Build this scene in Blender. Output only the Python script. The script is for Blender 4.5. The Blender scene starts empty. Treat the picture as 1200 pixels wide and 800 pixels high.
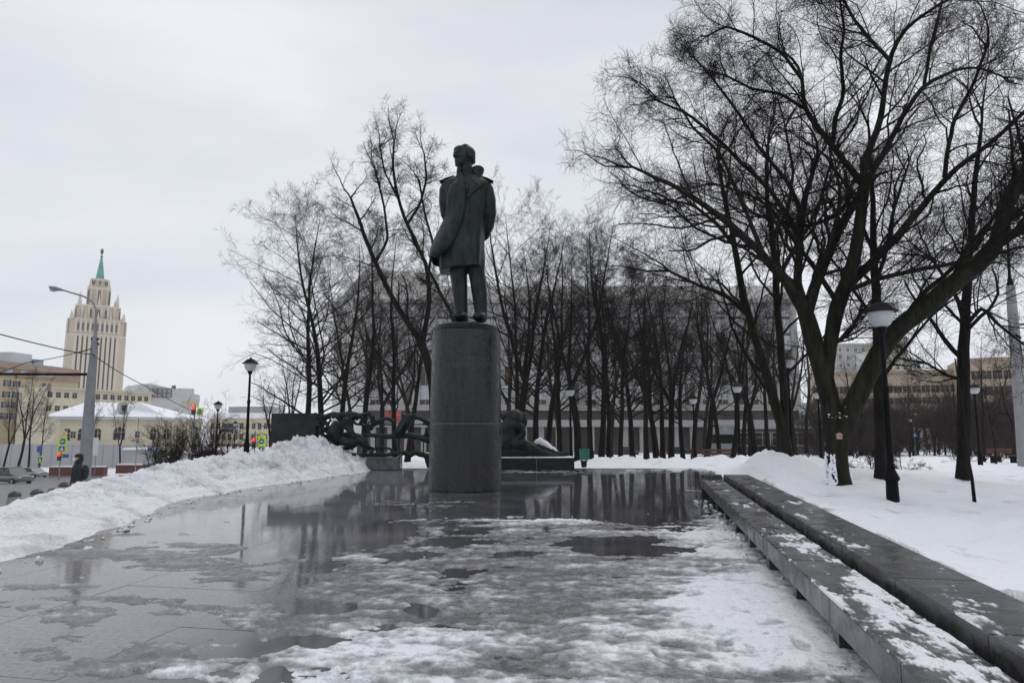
import bpy, math, random
import numpy as np
from mathutils import Vector, Matrix

# ------------------------------------------------------------------ camera, world, sun
scn = bpy.context.scene
COL = scn.collection
PITCH = math.radians(7.13); CP, SPI = math.cos(PITCH), math.sin(PITCH); CAMZ = 1.6; FPX = 800.0
cd = bpy.data.cameras.new('camera'); cam = bpy.data.objects.new('camera', cd); COL.objects.link(cam)
cam.location = (0, 0, CAMZ); cam.rotation_euler = (math.radians(90) + PITCH, 0, 0)
cd.sensor_width = 36; cd.lens = 24; cd.clip_start = 0.05; cd.clip_end = 6000
scn.camera = cam
SUN_EL, SUN_AZ = math.radians(52), math.radians(200)
w = bpy.data.worlds.new('World'); scn.world = w; w.use_nodes = True
nt = w.node_tree; nt.nodes.clear()
o_ = nt.nodes.new('ShaderNodeOutputWorld'); bg = nt.nodes.new('ShaderNodeBackground')
sky = nt.nodes.new('ShaderNodeTexSky'); sky.sky_type = 'NISHITA'; sky.sun_disc = False
sky.sun_elevation = SUN_EL; sky.sun_rotation = SUN_AZ
tc = nt.nodes.new('ShaderNodeTexCoord'); mp = nt.nodes.new('ShaderNodeMapping')
mp.inputs['Scale'].default_value = (1, 1, 3.2)
nz = nt.nodes.new('ShaderNodeTexNoise'); nz.inputs['Scale'].default_value = 1.3; nz.inputs['Detail'].default_value = 4
nz.inputs['Distortion'].default_value = .3
cr = nt.nodes.new('ShaderNodeValToRGB')
cr.color_ramp.elements[0].position = .36; cr.color_ramp.elements[0].color = (7.1, 7.3, 7.95, 1)
cr.color_ramp.elements[1].position = .66; cr.color_ramp.elements[1].color = (9.1, 9.25, 9.65, 1)
mx = nt.nodes.new('ShaderNodeMix'); mx.data_type = 'RGBA'; mx.inputs[0].default_value = .93
bg.inputs['Strength'].default_value = .1
L = nt.links.new
L(tc.outputs['Generated'], mp.inputs[0]); L(mp.outputs[0], nz.inputs[0]); L(nz.outputs[0], cr.inputs[0])
L(sky.outputs[0], mx.inputs[6]); L(cr.outputs[0], mx.inputs[7]); L(mx.outputs[2], bg.inputs[0]); L(bg.outputs[0], o_.inputs[0])
sd = bpy.data.lights.new('sun', 'SUN'); sun = bpy.data.objects.new('sun', sd); COL.objects.link(sun)
sd.energy = .8; sd.angle = math.radians(40); sd.color = (1, .98, .95)
sun.rotation_euler = (math.radians(90) - SUN_EL, 0, math.pi - SUN_AZ + math.pi)
scn.view_settings.view_transform = 'Standard'; scn.view_settings.look = 'None'
scn.view_settings.exposure = 0; scn.view_settings.gamma = 1; scn.view_settings.use_curve_mapping = False
scn.cycles.max_bounces = 6; scn.cycles.volume_bounces = 1; scn.cycles.transparent_max_bounces = 8

rng = np.random.default_rng(7)
random.seed(7)

# ------------------------------------------------------------------ helpers
def P(px, py, y):
    """world point at distance y (m ahead of the viewpoint) seen at photo pixel px,py"""
    X = (px - 600) / FPX; U = (400 - py) / FPX
    Y = CP - SPI * U; Z = SPI + CP * U
    t = y / Y
    return np.array((X * t, y, CAMZ + Z * t))
def PG(px, py, z=0.0):
    X = (px - 600) / FPX; U = (400 - py) / FPX
    Y = CP - SPI * U; Z = SPI + CP * U
    t = (z - CAMZ) / Z
    return np.array((X * t, Y * t, z))
def SZ(px, y): return px * y / FPX / .98

def tag(o, label=None, cat=None, group=None, kind=None):
    if label: o['label'] = label
    if cat: o['category'] = cat
    if group: o['group'] = group
    if kind: o['kind'] = kind
    return o
def thing(name, label, cat, loc=(0, 0, 0), rz=0, group=None):
    o = bpy.data.objects.new(name, None); COL.objects.link(o); o.empty_display_size = .2
    o.location = tuple(float(v) for v in loc); o.rotation_euler = (0, 0, rz)
    return tag(o, label, cat, group)
def copy_tree(o, parent=None):
    c = o.copy(); COL.objects.link(c)
    if parent: c.parent = parent
    for ch in o.children: copy_tree(ch, c)
    return c
def link_mesh(name, me, parent=None, loc=None):
    o = bpy.data.objects.new(name, me); COL.objects.link(o)
    if parent: o.parent = parent
    if loc is not None: o.location = tuple(float(v) for v in loc)
    return o

def mesh_np(name, V, quads=None, tris=None, mats=(), smooth=False, midx=None):
    me = bpy.data.meshes.new(name)
    V = np.asarray(V, np.float32); nq = 0 if quads is None else len(quads); ntr = 0 if tris is None else len(tris)
    me.vertices.add(len(V)); me.vertices.foreach_set('co', V.ravel())
    loops = []
    if nq: loops.append(np.asarray(quads, np.int32).ravel())
    if ntr: loops.append(np.asarray(tris, np.int32).ravel())
    lp = np.concatenate(loops) if loops else np.zeros(0, np.int32)
    me.loops.add(len(lp)); me.loops.foreach_set('vertex_index', lp)
    tot = np.concatenate([np.full(nq, 4, np.int32), np.full(ntr, 3, np.int32)])
    st = np.concatenate([[0], np.cumsum(tot)[:-1]]).astype(np.int32) if len(tot) else tot
    me.polygons.add(nq + ntr); me.polygons.foreach_set('loop_start', st)
    try: me.polygons.foreach_set('loop_total', tot)
    except Exception: pass
    if smooth: me.polygons.foreach_set('use_smooth', np.ones(nq + ntr, bool))
    for m in mats: me.materials.append(m)
    if midx is not None: me.polygons.foreach_set('material_index', np.asarray(midx, np.int32))
    me.update(calc_edges=True)
    return me

class MB:
    def __init__(s): s.V = []; s.F = []; s.M = []; s.n = 0
    def add(s, V, F, m=0):
        V = np.asarray(V, float); s.V.append(V)
        s.F += [tuple(i + s.n for i in f) for f in F]; s.M += [m] * len(F); s.n += len(V); return s
    def box(s, c, size, rz=0, m=0, taper=1.0):
        hx, hy, hz = size[0] / 2, size[1] / 2, size[2] / 2
        v = np.array([(x * hx * (taper if z > 0 else 1), y * hy * (taper if z > 0 else 1), z * hz) for z in (-1, 1) for y in (-1, 1) for x in (-1, 1)])
        if rz:
            ca, sa = math.cos(rz), math.sin(rz); v = np.stack([v[:, 0] * ca - v[:, 1] * sa, v[:, 0] * sa + v[:, 1] * ca, v[:, 2]], 1)
        return s.add(v + np.asarray(c, float), [(0, 2, 3, 1), (4, 5, 7, 6), (0, 1, 5, 4), (2, 6, 7, 3), (0, 4, 6, 2), (1, 3, 7, 5)], m)
    def span(s, a, b, m=0):
        a = np.asarray(a, float); b = np.asarray(b, float); return s.box((a + b) / 2, np.abs(b - a), 0, m)
    def tube(s, pts, rad, n=8, m=0, cap=True, flat=1.0):
        pts = np.asarray(pts, float); k = len(pts)
        rad = np.full(k, rad) if np.isscalar(rad) else np.asarray(rad, float)
        tg = np.gradient(pts, axis=0); tg /= np.linalg.norm(tg, axis=1)[:, None] + 1e-9
        ref = np.array((0, 0, 1.)) if abs(tg[0, 2]) < .9 else np.array((0, 1., 0))
        V = []
        for i in range(k):
            a = np.cross(tg[i], ref); a /= np.linalg.norm(a) + 1e-9; b = np.cross(a, tg[i]); ref = b
            for j in range(n):
                th = 2 * math.pi * j / n; V.append(pts[i] + rad[i] * (a * math.cos(th) + b * math.sin(th) * flat))
        F = [(i * n + j, i * n + (j + 1) % n, (i + 1) * n + (j + 1) % n, (i + 1) * n + j) for i in range(k - 1) for j in range(n)]
        if cap: F += [tuple(range(n))[::-1], tuple((k - 1) * n + j for j in range(n))]
        return s.add(V, F, m)
    def lathe(s, prof, c=(0, 0, 0), n=20, m=0, sx=1, sy=1):
        V = []; k = len(prof)
        for r, z in prof:
            for j in range(n):
                th = 2 * math.pi * j / n; V.append((c[0] + r * sx * math.cos(th), c[1] + r * sy * math.sin(th), c[2] + z))
        F = [(i * n + j, i * n + (j + 1) % n, (i + 1) * n + (j + 1) % n, (i + 1) * n + j) for i in range(k - 1) for j in range(n)]
        F += [tuple(range(n))[::-1], tuple((k - 1) * n + j for j in range(n))]
        return s.add(V, F, m)
    def ell(s, c, r, R=None, n=16, k=10, m=0):
        V = []; F = []
        for i in range(1, k):
            ph = math.pi * i / k
            for j in range(n):
                th = 2 * math.pi * j / n
                V.append((r[0] * math.sin(ph) * math.cos(th), r[1] * math.sin(ph) * math.sin(th), r[2] * math.cos(ph)))
        V += [(0, 0, r[2]), (0, 0, -r[2])]; t = len(V) - 2
        for i in range(k - 2):
            for j in range(n):
                F.append((i * n + j, (i + 1) * n + j, (i + 1) * n + (j + 1) % n, i * n + (j + 1) % n))
        for j in range(n):
            F.append((t, j, (j + 1) % n)); F.append((t + 1, (k - 2) * n + (j + 1) % n, (k - 2) * n + j))
        V = np.array(V)
        if R is not None: V = V @ np.array(R).T
        return s.add(V + np.asarray(c, float), F, m)
    def loft(s, rings, m=0):
        n = len(rings[0]); V = [p for r in rings for p in r]; k = len(rings)
        F = [(i * n + j, i * n + (j + 1) % n, (i + 1) * n + (j + 1) % n, (i + 1) * n + j) for i in range(k - 1) for j in range(n)]
        F += [tuple(range(n))[::-1], tuple((k - 1) * n + j for j in range(n))]
        return s.add(V, F, m)
    def sheet(s, G, nrm, th, m=0):
        """thick sheet from grid of points G[i][j], offset by th along nrm"""
        G = np.asarray(G, float); a, b = G.shape[:2]; A = G.reshape(-1, 3); B = A + np.asarray(nrm) * th
        N = a * b; F = []
        for i in range(a - 1):
            for j in range(b - 1):
                q = (i * b + j, i * b + j + 1, (i + 1) * b + j + 1, (i + 1) * b + j); F.append(q); F.append(tuple(x + N for x in q[::-1]))
        for j in range(b - 1):
            F.append((j + 1, j, j + N, j + 1 + N)); e = (a - 1) * b; F.append((e + j, e + j + 1, e + j + 1 + N, e + j + N))
        for i in range(a - 1):
            F.append((i * b, (i + 1) * b, (i + 1) * b + N, i * b + N)); e = b - 1; F.append(((i + 1) * b + e, i * b + e, i * b + e + N, (i + 1) * b + e + N))
        return s.add(np.concatenate([A, B]), F, m)
    def prism(s, poly, y0, y1, m=0):
        """polygon in xz extruded along y"""
        n = len(poly); V = [(x, y0, z) for x, z in poly] + [(x, y1, z) for x, z in poly]
        F = [tuple(range(n)), tuple(range(n, 2 * n))[::-1]] + [(j, j + n, (j + 1) % n + n, (j + 1) % n) for j in range(n)]
        return s.add(V, F, m)
    def mesh(s, name, mats, smooth=False, off=None):
        V = np.concatenate(s.V)
        if off is not None: V = V - np.asarray(off)
        me = bpy.data.meshes.new(name); me.from_pydata([tuple(v) for v in V], [], s.F)
        for mm in (mats if isinstance(mats, (list, tuple)) else [mats]): me.materials.append(mm)
        me.polygons.foreach_set('material_index', s.M)
        if smooth:
            me.polygons.foreach_set('use_smooth', [True] * len(s.F))
            try: me.set_sharp_from_angle(angle=math.radians(40))
            except Exception: pass
        me.update(); return me
    def build(s, name, mats, parent=None, smooth=False, world=True):
        off = parent.location if (parent is not None and world) else None
        return link_mesh(name, s.mesh(name, mats, smooth, off), parent)

def fuse(mb, name, mat, parent, voxel, smooth=4, world=True, disp=0, dscale=.3):
    """turn overlapping closed shapes into one continuous skin"""
    off = parent.location if (parent is not None and world) else None
    me = mb.mesh(name, mat, False, off)
    o = bpy.data.objects.new(name + '_tmp', me); COL.objects.link(o)
    m = o.modifiers.new('r', 'REMESH'); m.mode = 'VOXEL'; m.voxel_size = voxel; m.use_smooth_shade = True
    if smooth:
        m2 = o.modifiers.new('s', 'SMOOTH'); m2.factor = .5; m2.iterations = smooth
    if disp:
        tx = bpy.data.textures.new(name + '_t', 'CLOUDS'); tx.noise_scale = dscale
        m3 = o.modifiers.new('d', 'DISPLACE'); m3.texture = tx; m3.strength = disp; m3.texture_coords = 'LOCAL'
    dg = bpy.context.evaluated_depsgraph_get(); dg.update()
    me2 = bpy.data.meshes.new_from_object(o.evaluated_get(dg)); me2.name = name
    me2.materials.clear(); me2.materials.append(mat)
    me2.polygons.foreach_set('use_smooth', [True] * len(me2.polygons))
    bpy.data.objects.remove(o); 
    return link_mesh(name, me2, parent)

# ------------------------------------------------------------------ value noise (numpy)
def vnoise(x, y, seed=0):
    xi = np.floor(x).astype(np.int64); yi = np.floor(y).astype(np.int64); xf = x - xi; yf = y - yi
    def h(a, b):
        n = (a * 374761393 + b * 668265263 + seed * 974634777) & 0xffffffff
        n = ((n ^ (n >> 13)) * 1274126177) & 0xffffffff
        return ((n ^ (n >> 16)) & 0xffff) / 65535.0
    u = xf * xf * (3 - 2 * xf); v = yf * yf * (3 - 2 * yf)
    return (h(xi, yi) * (1 - u) + h(xi + 1, yi) * u) * (1 - v) + (h(xi, yi + 1) * (1 - u) + h(xi + 1, yi + 1) * u) * v
def fbm(x, y, o=4, seed=0, g=.5):
    a = 1; s = 0; t = 0
    for i in range(o):
        s = s + a * (vnoise(x, y, seed + i) - .5); t += a; a *= g; x = x * 2.03 + 11.3; y = y * 2.03 - 7.7
    return s / t * 2
def sstep(a, b, x):
    t = np.clip((x - a) / (b - a), 0, 1); return t * t * (3 - 2 * t)

# ------------------------------------------------------------------ materials
def mat(name, c, rough=.6, var=.25, ns=4.0, bump=0, bs=20, metal=0, spec=.5, c2=None, stretch=None, emit=None, rv=0, gen=False):
    m = bpy.data.materials.new(name); m.use_nodes = True; t = m.node_tree; b = t.nodes['Principled BSDF']
    b.inputs['Roughness'].default_value = rough; b.inputs['Metallic'].default_value = metal
    b.inputs['Specular IOR Level'].default_value = spec
    tc = t.nodes.new('ShaderNodeTexCoord'); mp = t.nodes.new('ShaderNodeMapping')
    if stretch: mp.inputs['Scale'].default_value = stretch
    t.links.new(tc.outputs['Object'], mp.inputs[0])
    n = t.nodes.new('ShaderNodeTexNoise'); n.inputs['Scale'].default_value = ns; n.inputs['Detail'].default_value = 6; n.inputs['Roughness'].default_value = .65
    t.links.new(mp.outputs[0], n.inputs[0])
    r = t.nodes.new('ShaderNodeValToRGB'); t.links.new(n.outputs[0], r.inputs[0])
    r.color_ramp.elements[0].position = .3; r.color_ramp.elements[1].position = .7
    c = np.array(c, float)
    a = c * (1 - var); bb = np.array(c2, float) if c2 is not None else np.clip(c * (1 + var), 0, 1)
    r.color_ramp.elements[0].color = (*a, 1); r.color_ramp.elements[1].color = (*bb, 1)
    t.links.new(r.outputs[0], b.inputs['Base Color'])
    if rv:
        q = t.nodes.new('ShaderNodeMapRange'); q.inputs[3].default_value = max(0, rough - rv); q.inputs[4].default_value = min(1, rough + rv)
        t.links.new(n.outputs[0], q.inputs[0]); t.links.new(q.outputs[0], b.inputs['Roughness'])
    if bump:
        n2 = t.nodes.new('ShaderNodeTexNoise'); n2.inputs['Scale'].default_value = bs; n2.inputs['Detail'].default_value = 5
        t.links.new(mp.outputs[0], n2.inputs[0])
        bp = t.nodes.new('ShaderNodeBump'); bp.inputs['Strength'].default_value = 1; bp.inputs['Distance'].default_value = bump
        t.links.new(n2.outputs[0], bp.inputs['Height']); t.links.new(bp.outputs[0], b.inputs['Normal'])
    if emit: b.inputs['Emission Color'].default_value = (*emit[:3], 1); b.inputs['Emission Strength'].default_value = emit[3]
    return m

def snow_mat(name, base=(.84, .85, .89), dirty=(.42, .42, .43), dpos=(.30, .42), bump=.03, fine=60):
    m = bpy.data.materials.new(name); m.use_nodes = True; t = m.node_tree; b = t.nodes['Principled BSDF']
    b.inputs['Roughness'].default_value = .65; b.inputs['Specular IOR Level'].default_value = .25
    g = t.nodes.new('ShaderNodeNewGeometry')
    n = t.nodes.new('ShaderNodeTexNoise'); n.inputs['Scale'].default_value = .9; n.inputs['Detail'].default_value = 8; n.inputs['Roughness'].default_value = .7
    t.links.new(g.outputs['Position'], n.inputs[0])
    r = t.nodes.new('ShaderNodeValToRGB'); t.links.new(n.outputs[0], r.inputs[0])
    r.color_ramp.elements[0].position = dpos[0]; r.color_ramp.elements[0].color = (*dirty, 1)
    r.color_ramp.elements[1].position = dpos[1]; r.color_ramp.elements[1].color = (*base, 1)
    t.links.new(r.outputs[0], b.inputs['Base Color'])
    prev = None
    for sc, dist in ((3.0, bump * 2.0), (14.0, bump), (fine, bump * .25)):
        n2 = t.nodes.new('ShaderNodeTexNoise'); n2.inputs['Scale'].default_value = sc; n2.inputs['Detail'].default_value = 4
        t.links.new(g.outputs['Position'], n2.inputs[0])
        bp = t.nodes.new('ShaderNodeBump'); bp.inputs['Strength'].default_value = .9; bp.inputs['Distance'].default_value = dist
        t.links.new(n2.outputs[0], bp.inputs['Height'])
        if prev: t.links.new(prev.outputs[0], bp.inputs['Normal'])
        prev = bp
    t.links.new(prev.outputs[0], b.inputs['Normal'])
    return m

M = {}
M['snow'] = snow_mat('snow')
M['bank'] = snow_mat('bank_snow', dpos=(.32, .50), dirty=(.46, .46, .48), base=(.88, .89, .92), bump=.08)
M['bronze'] = mat('bronze', (.006, .009, .009), .44, .6, 5, .01, 26, metal=.3, spec=.32, rv=.12, c2=(.026, .036, .035), stretch=(1, 1, .4))
M['bronze_dark'] = mat('bronze_dark', (.009, .013, .013), .55, .5, 6, .01, 30, metal=.25, spec=.3, c2=(.022, .03, .03))
M['plinth'] = mat('plinth_granite', (.014, .0145, .015), .4, .4, 3, .0008, 150, spec=.35, c2=(.036, .036, .036), stretch=(2.5, 2.5, .3), rv=.1)
M['plinth_line'] = mat('plinth_line', (.26, .26, .25), .6); M['stone_dark'] = mat('dark_polished_stone', (.014, .015, .016), .5, .4, 2, spec=.2, c2=(.035, .036, .037))
M['inscr'] = mat('inscription_cut', (.065, .065, .062), .7, .4, 9)
M['granite'] = mat('bench_granite', (.085, .084, .087), .3, .45, 1.6, .0006, 220, rv=.15, c2=(.125, .124, .128))
M['granite_dark'] = mat('granite_dark', (.05, .05, .053), .35, .5, 2.2, .0006, 200, c2=(.085, .085, .087), rv=.12)
M['black_iron'] = mat('black_iron', (.006, .006, .007), .5, .3, 8, spec=.06)
M['lamp_glass'] = mat('lamp_glass', (.42, .44, .46), .25, .08, 3)
M['bark'] = mat('bark', (.013, .0115, .0105), .85, .55, 7, .04, 22, stretch=(1.2, 1.2, .2), c2=(.026, .023, .02), spec=.12)
M['bark_green'] = mat('bark_mossy', (.014, .0135, .011), .85, .6, 6, .06, 16, stretch=(1.4, 1.4, .22), c2=(.034, .034, .024), spec=.12)
M['twig'] = mat('twig', (.017, .0135, .013), .85, .3, 3, spec=.12)
M['twig_red'] = mat('twig_reddish', (.048, .035, .032), .85, .3, 3, spec=.12)
M['concrete'] = mat('concrete', (.28, .28, .29), .8, .15, 3, .003, 40)
M['asphalt'] = mat('wet_asphalt', (.09, .09, .095), .35, .3, .6, .002, 80, rv=.12)

def speckle(m, amt=.35, sc=260, stain=True):
    t = m.node_tree; b = t.nodes['Principled BSDF']; src = b.inputs['Base Color'].links[0].from_socket
    g = t.nodes.new('ShaderNodeNewGeometry'); n = t.nodes.new('ShaderNodeTexNoise'); n.inputs['Scale'].default_value = sc; n.inputs['Detail'].default_value = 2
    t.links.new(g.outputs['Position'], n.inputs[0]); r = t.nodes.new('ShaderNodeMapRange'); r.inputs[1].default_value = .35; r.inputs[2].default_value = .65; r.inputs[3].default_value = 1 - amt; r.inputs[4].default_value = 1 + amt
    t.links.new(n.outputs[0], r.inputs[0]); last = r.outputs[0]
    if stain:
        n2 = t.nodes.new('ShaderNodeTexNoise'); n2.inputs['Scale'].default_value = 3.5; n2.inputs['Detail'].default_value = 8; n2.inputs['Roughness'].default_value = .7; n2.inputs['Distortion'].default_value = .6
        t.links.new(g.outputs['Position'], n2.inputs[0]); r2 = t.nodes.new('ShaderNodeMapRange'); r2.inputs[1].default_value = .4; r2.inputs[2].default_value = .62; r2.inputs[3].default_value = .6; r2.inputs[4].default_value = 1.25
        t.links.new(n2.outputs[0], r2.inputs[0]); mm = t.nodes.new('ShaderNodeMath'); mm.operation = 'MULTIPLY'; t.links.new(last, mm.inputs[0]); t.links.new(r2.outputs[0], mm.inputs[1]); last = mm.outputs[0]
        r3 = t.nodes.new('ShaderNodeMapRange'); r3.inputs[1].default_value = .4; r3.inputs[2].default_value = .62; r3.inputs[3].default_value = .16; r3.inputs[4].default_value = .5
        t.links.new(n2.outputs[0], r3.inputs[0]); t.links.new(r3.outputs[0], b.inputs['Roughness'])
    v = t.nodes.new('ShaderNodeVectorMath'); v.operation = 'SCALE'; t.links.new(src, v.inputs[0]); t.links.new(last, v.inputs['Scale']); t.links.new(v.outputs[0], b.inputs['Base Color'])
speckle(M['granite']); speckle(M['granite_dark']); speckle(M['plinth'], .35, 120, True)
# granite paving under a film of melt water
def paving_mat():
    m = bpy.data.materials.new('wet_paving'); m.use_nodes = True; t = m.node_tree; b = t.nodes['Principled BSDF']
    g = t.nodes.new('ShaderNodeNewGeometry')
    n = t.nodes.new('ShaderNodeTexNoise'); n.inputs['Scale'].default_value = 1.1; n.inputs['Detail'].default_value = 7; n.inputs['Roughness'].default_value = .6
    t.links.new(g.outputs['Position'], n.inputs[0])
    r = t.nodes.new('ShaderNodeValToRGB'); t.links.new(n.outputs[0], r.inputs[0])
    r.color_ramp.elements[0].position = .3; r.color_ramp.elements[0].color = (.045, .045, .048, 1)
    r.color_ramp.elements[1].position = .75; r.color_ramp.elements[1].color = (.12, .12, .127, 1)
    sx = t.nodes.new('ShaderNodeSeparateXYZ'); t.links.new(g.outputs['Position'], sx.inputs[0])
    nw = t.nodes.new('ShaderNodeTexNoise'); nw.inputs['Scale'].default_value = .7; nw.inputs['Detail'].default_value = 6; t.links.new(g.outputs['Position'], nw.inputs[0])
    m1 = t.nodes.new('ShaderNodeMath'); m1.operation = 'MULTIPLY_ADD'; m1.inputs[1].default_value = 5.0; t.links.new(nw.outputs[0], m1.inputs[0]); t.links.new(sx.outputs[0], m1.inputs[2])
    mr = t.nodes.new('ShaderNodeMapRange'); mr.interpolation_type = 'SMOOTHSTEP'; mr.inputs[1].default_value = 1.6; mr.inputs[2].default_value = -1.0; mr.inputs[3].default_value = 0; mr.inputs[4].default_value = 1; t.links.new(m1.outputs[0], mr.inputs[0])
    mxx = t.nodes.new('ShaderNodeMix'); mxx.data_type = 'RGBA'; t.links.new(mr.outputs[0], mxx.inputs[0]); t.links.new(r.outputs[0], mxx.inputs[6])
    nf = t.nodes.new('ShaderNodeTexNoise'); nf.inputs['Scale'].default_value = 22; nf.inputs['Detail'].default_value = 6; nf.inputs['Roughness'].default_value = .7; t.links.new(g.outputs['Position'], nf.inputs[0])
    rf_ = t.nodes.new('ShaderNodeValToRGB'); t.links.new(nf.outputs[0], rf_.inputs[0]); rf_.color_ramp.elements[0].position = .32; rf_.color_ramp.elements[0].color = (.10, .10, .108, 1); rf_.color_ramp.elements[1].position = .6; rf_.color_ramp.elements[1].color = (.215, .215, .232, 1)
    t.links.new(rf_.outputs[0], mxx.inputs[7]); t.links.new(mxx.outputs[2], b.inputs['Base Color'])
    b.inputs['IOR'].default_value = 1.33
    n2 = t.nodes.new('ShaderNodeTexNoise'); n2.inputs['Scale'].default_value = .8; n2.inputs['Detail'].default_value = 5
    mp = t.nodes.new('ShaderNodeMapping'); mp.inputs['Location'].default_value = (31, 7, 0)
    t.links.new(g.outputs['Position'], mp.inputs[0]); t.links.new(mp.outputs[0], n2.inputs[0])
    q = t.nodes.new('ShaderNodeMapRange'); q.inputs[1].default_value = .42; q.inputs[2].default_value = .72; q.inputs[3].default_value = .015; q.inputs[4].default_value = .13
    t.links.new(n2.outputs[0], q.inputs[0]); t.links.new(q.outputs[0], b.inputs['Roughness'])
    n3 = t.nodes.new('ShaderNodeTexNoise'); n3.inputs['Scale'].default_value = 6; n3.inputs['Detail'].default_value = 8; n3.inputs['Roughness'].default_value = .62
    t.links.new(g.outputs['Position'], n3.inputs[0])
    bp = t.nodes.new('ShaderNodeBump'); bp.inputs['Strength'].default_value = .5; bp.inputs['Distance'].default_value = .0013
    t.links.new(n3.outputs[0], bp.inputs['Height']); t.links.new(bp.outputs[0], b.inputs['Normal'])
    return m
M['paving'] = paving_mat()

def slush_mat():
    m = bpy.data.materials.new('slush'); m.use_nodes = True; t = m.node_tree; b = t.nodes['Principled BSDF']
    g = t.nodes.new('ShaderNodeNewGeometry'); a = t.nodes.new('ShaderNodeAttribute'); a.attribute_name = 'white'
    n = t.nodes.new('ShaderNodeTexNoise'); n.inputs['Scale'].default_value = 7; n.inputs['Detail'].default_value = 9; n.inputs['Roughness'].default_value = .72
    mp = t.nodes.new('ShaderNodeMapping'); mp.inputs['Scale'].default_value = (1, 1, 1)
    t.links.new(g.outputs['Position'], mp.inputs[0]); t.links.new(mp.outputs[0], n.inputs[0])
    ad = t.nodes.new('ShaderNodeMath'); ad.operation = 'MULTIPLY_ADD'; ad.inputs[1].default_value = 1.25; ad.inputs[2].default_value = -.62
    t.links.new(n.outputs[0], ad.inputs[0])
    s = t.nodes.new('ShaderNodeMath'); s.operation = 'ADD'; t.links.new(a.outputs['Fac'], s.inputs[0]); t.links.new(ad.outputs[0], s.inputs[1])
    r = t.nodes.new('ShaderNodeValToRGB'); t.links.new(s.outputs[0], r.inputs[0])
    e = r.color_ramp.elements; e[0].position = .05; e[0].color = (.11, .11, .115, 1); e[1].position = .95; e[1].color = (.78, .79, .83, 1)
    e = r.color_ramp.elements.new(.35); e.color = (.21, .21, .22, 1)
    e = r.color_ramp.elements.new(.6); e.color = (.42, .425, .45, 1)
    gn = t.nodes.new('ShaderNodeTexNoise'); gn.inputs['Scale'].default_value = 75; gn.inputs['Detail'].default_value = 3; t.links.new(g.outputs['Position'], gn.inputs[0])
    gr = t.nodes.new('ShaderNodeMapRange'); gr.inputs[1].default_value = .60; gr.inputs[2].default_value = .68; gr.inputs[3].default_value = 1; gr.inputs[4].default_value = .5; t.links.new(gn.outputs[0], gr.inputs[0])
    gv = t.nodes.new('ShaderNodeVectorMath'); gv.operation = 'SCALE'; t.links.new(r.outputs[0], gv.inputs[0]); t.links.new(gr.outputs[0], gv.inputs['Scale']); t.links.new(gv.outputs[0], b.inputs['Base Color'])
    q = t.nodes.new('ShaderNodeMapRange'); q.inputs[1].default_value = .1; q.inputs[2].default_value = .7; q.inputs[3].default_value = .22; q.inputs[4].default_value = .65
    t.links.new(s.outputs[0], q.inputs[0]); t.links.new(q.outputs[0], b.inputs['Roughness'])
    prev = None
    for sc, d in ((9, .018), (38, .012), (120, .004)):
        n2 = t.nodes.new('ShaderNodeTexNoise'); n2.inputs['Scale'].default_value = sc; n2.inputs['Detail'].default_value = 4
        t.links.new(g.outputs['Position'], n2.inputs[0])
        bp = t.nodes.new('ShaderNodeBump'); bp.inputs['Distance'].default_value = d; bp.inputs['Strength'].default_value = .8
        t.links.new(n2.outputs[0], bp.inputs['Height'])
        if prev: t.links.new(prev.outputs[0], bp.inputs['Normal'])
        prev = bp
    t.links.new(prev.outputs[0], b.inputs['Normal'])
    return m
M['slush'] = slush_mat()

# ------------------------------------------------------------------ terrain
BANG = math.radians(10.9)                       # heading of benches and paving joints
BD = np.array((math.sin(BANG), math.cos(BANG))); BN = np.array((math.cos(BANG), -math.sin(BANG)))   # along, to the right
B0 = np.array((1.94, 3.44))                     # front top edge of the low bench
def bl(x, y):                                   # bench frame: lateral, along
    return (x - B0[0]) * BN[0] + (y - B0[1]) * BN[1], (x - B0[0]) * BD[0] + (y - B0[1]) * BD[1]
def bw(l, a, z=0): 
    p = B0 + BN * l + BD * a; return np.array((p[0], p[1], z))
EDGE_Y = [-6, 0, 5, 8.3, 9.2, 11.8, 15.5, 18.7, 24.5, 27, 30]
EDGE_X = [-6.6, -6.3, -6.1, -6.05, -6.0, -6.5, -7.25, -6.9, -5.35, -5.0, -5.0]
def edge_x(y): return np.interp(y, EDGE_Y, EDGE_X)
BANKH_Y = [-6, 5, 8, 10, 13, 19, 22, 24.5, 26.5, 28.5]
BANKH_Z = [.3, .3, .27, .3, .46, .62, .82, 1.16, 1.16, .7]
def road_w(x, y):
    xb = -8.3 - .45 * np.maximum(y - 15, 0); return sstep(0, 1, (xb - x) / (1.7 + .05 * np.maximum(y, 0)))
def G(x, y):
    x = np.asarray(x, float); y = np.asarray(y, float)
    z1 = np.interp(y, [-50, 27, 35, 40, 60, 93, 150, 300, 900], [0, 0, -.4, -.62, -1.15, -2.1, -3.2, -6, -20])
    z2 = np.interp(y, [-50, 0, 22, 30, 64, 105, 128, 150, 200, 430, 900], [-.5, -.6, -1.1, -1.5, -3.7, -6.2, -5.9, -6, -7.5, -18, -25])
    s = road_w(x, y); return z1 * (1 - s) + z2 * s
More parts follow.
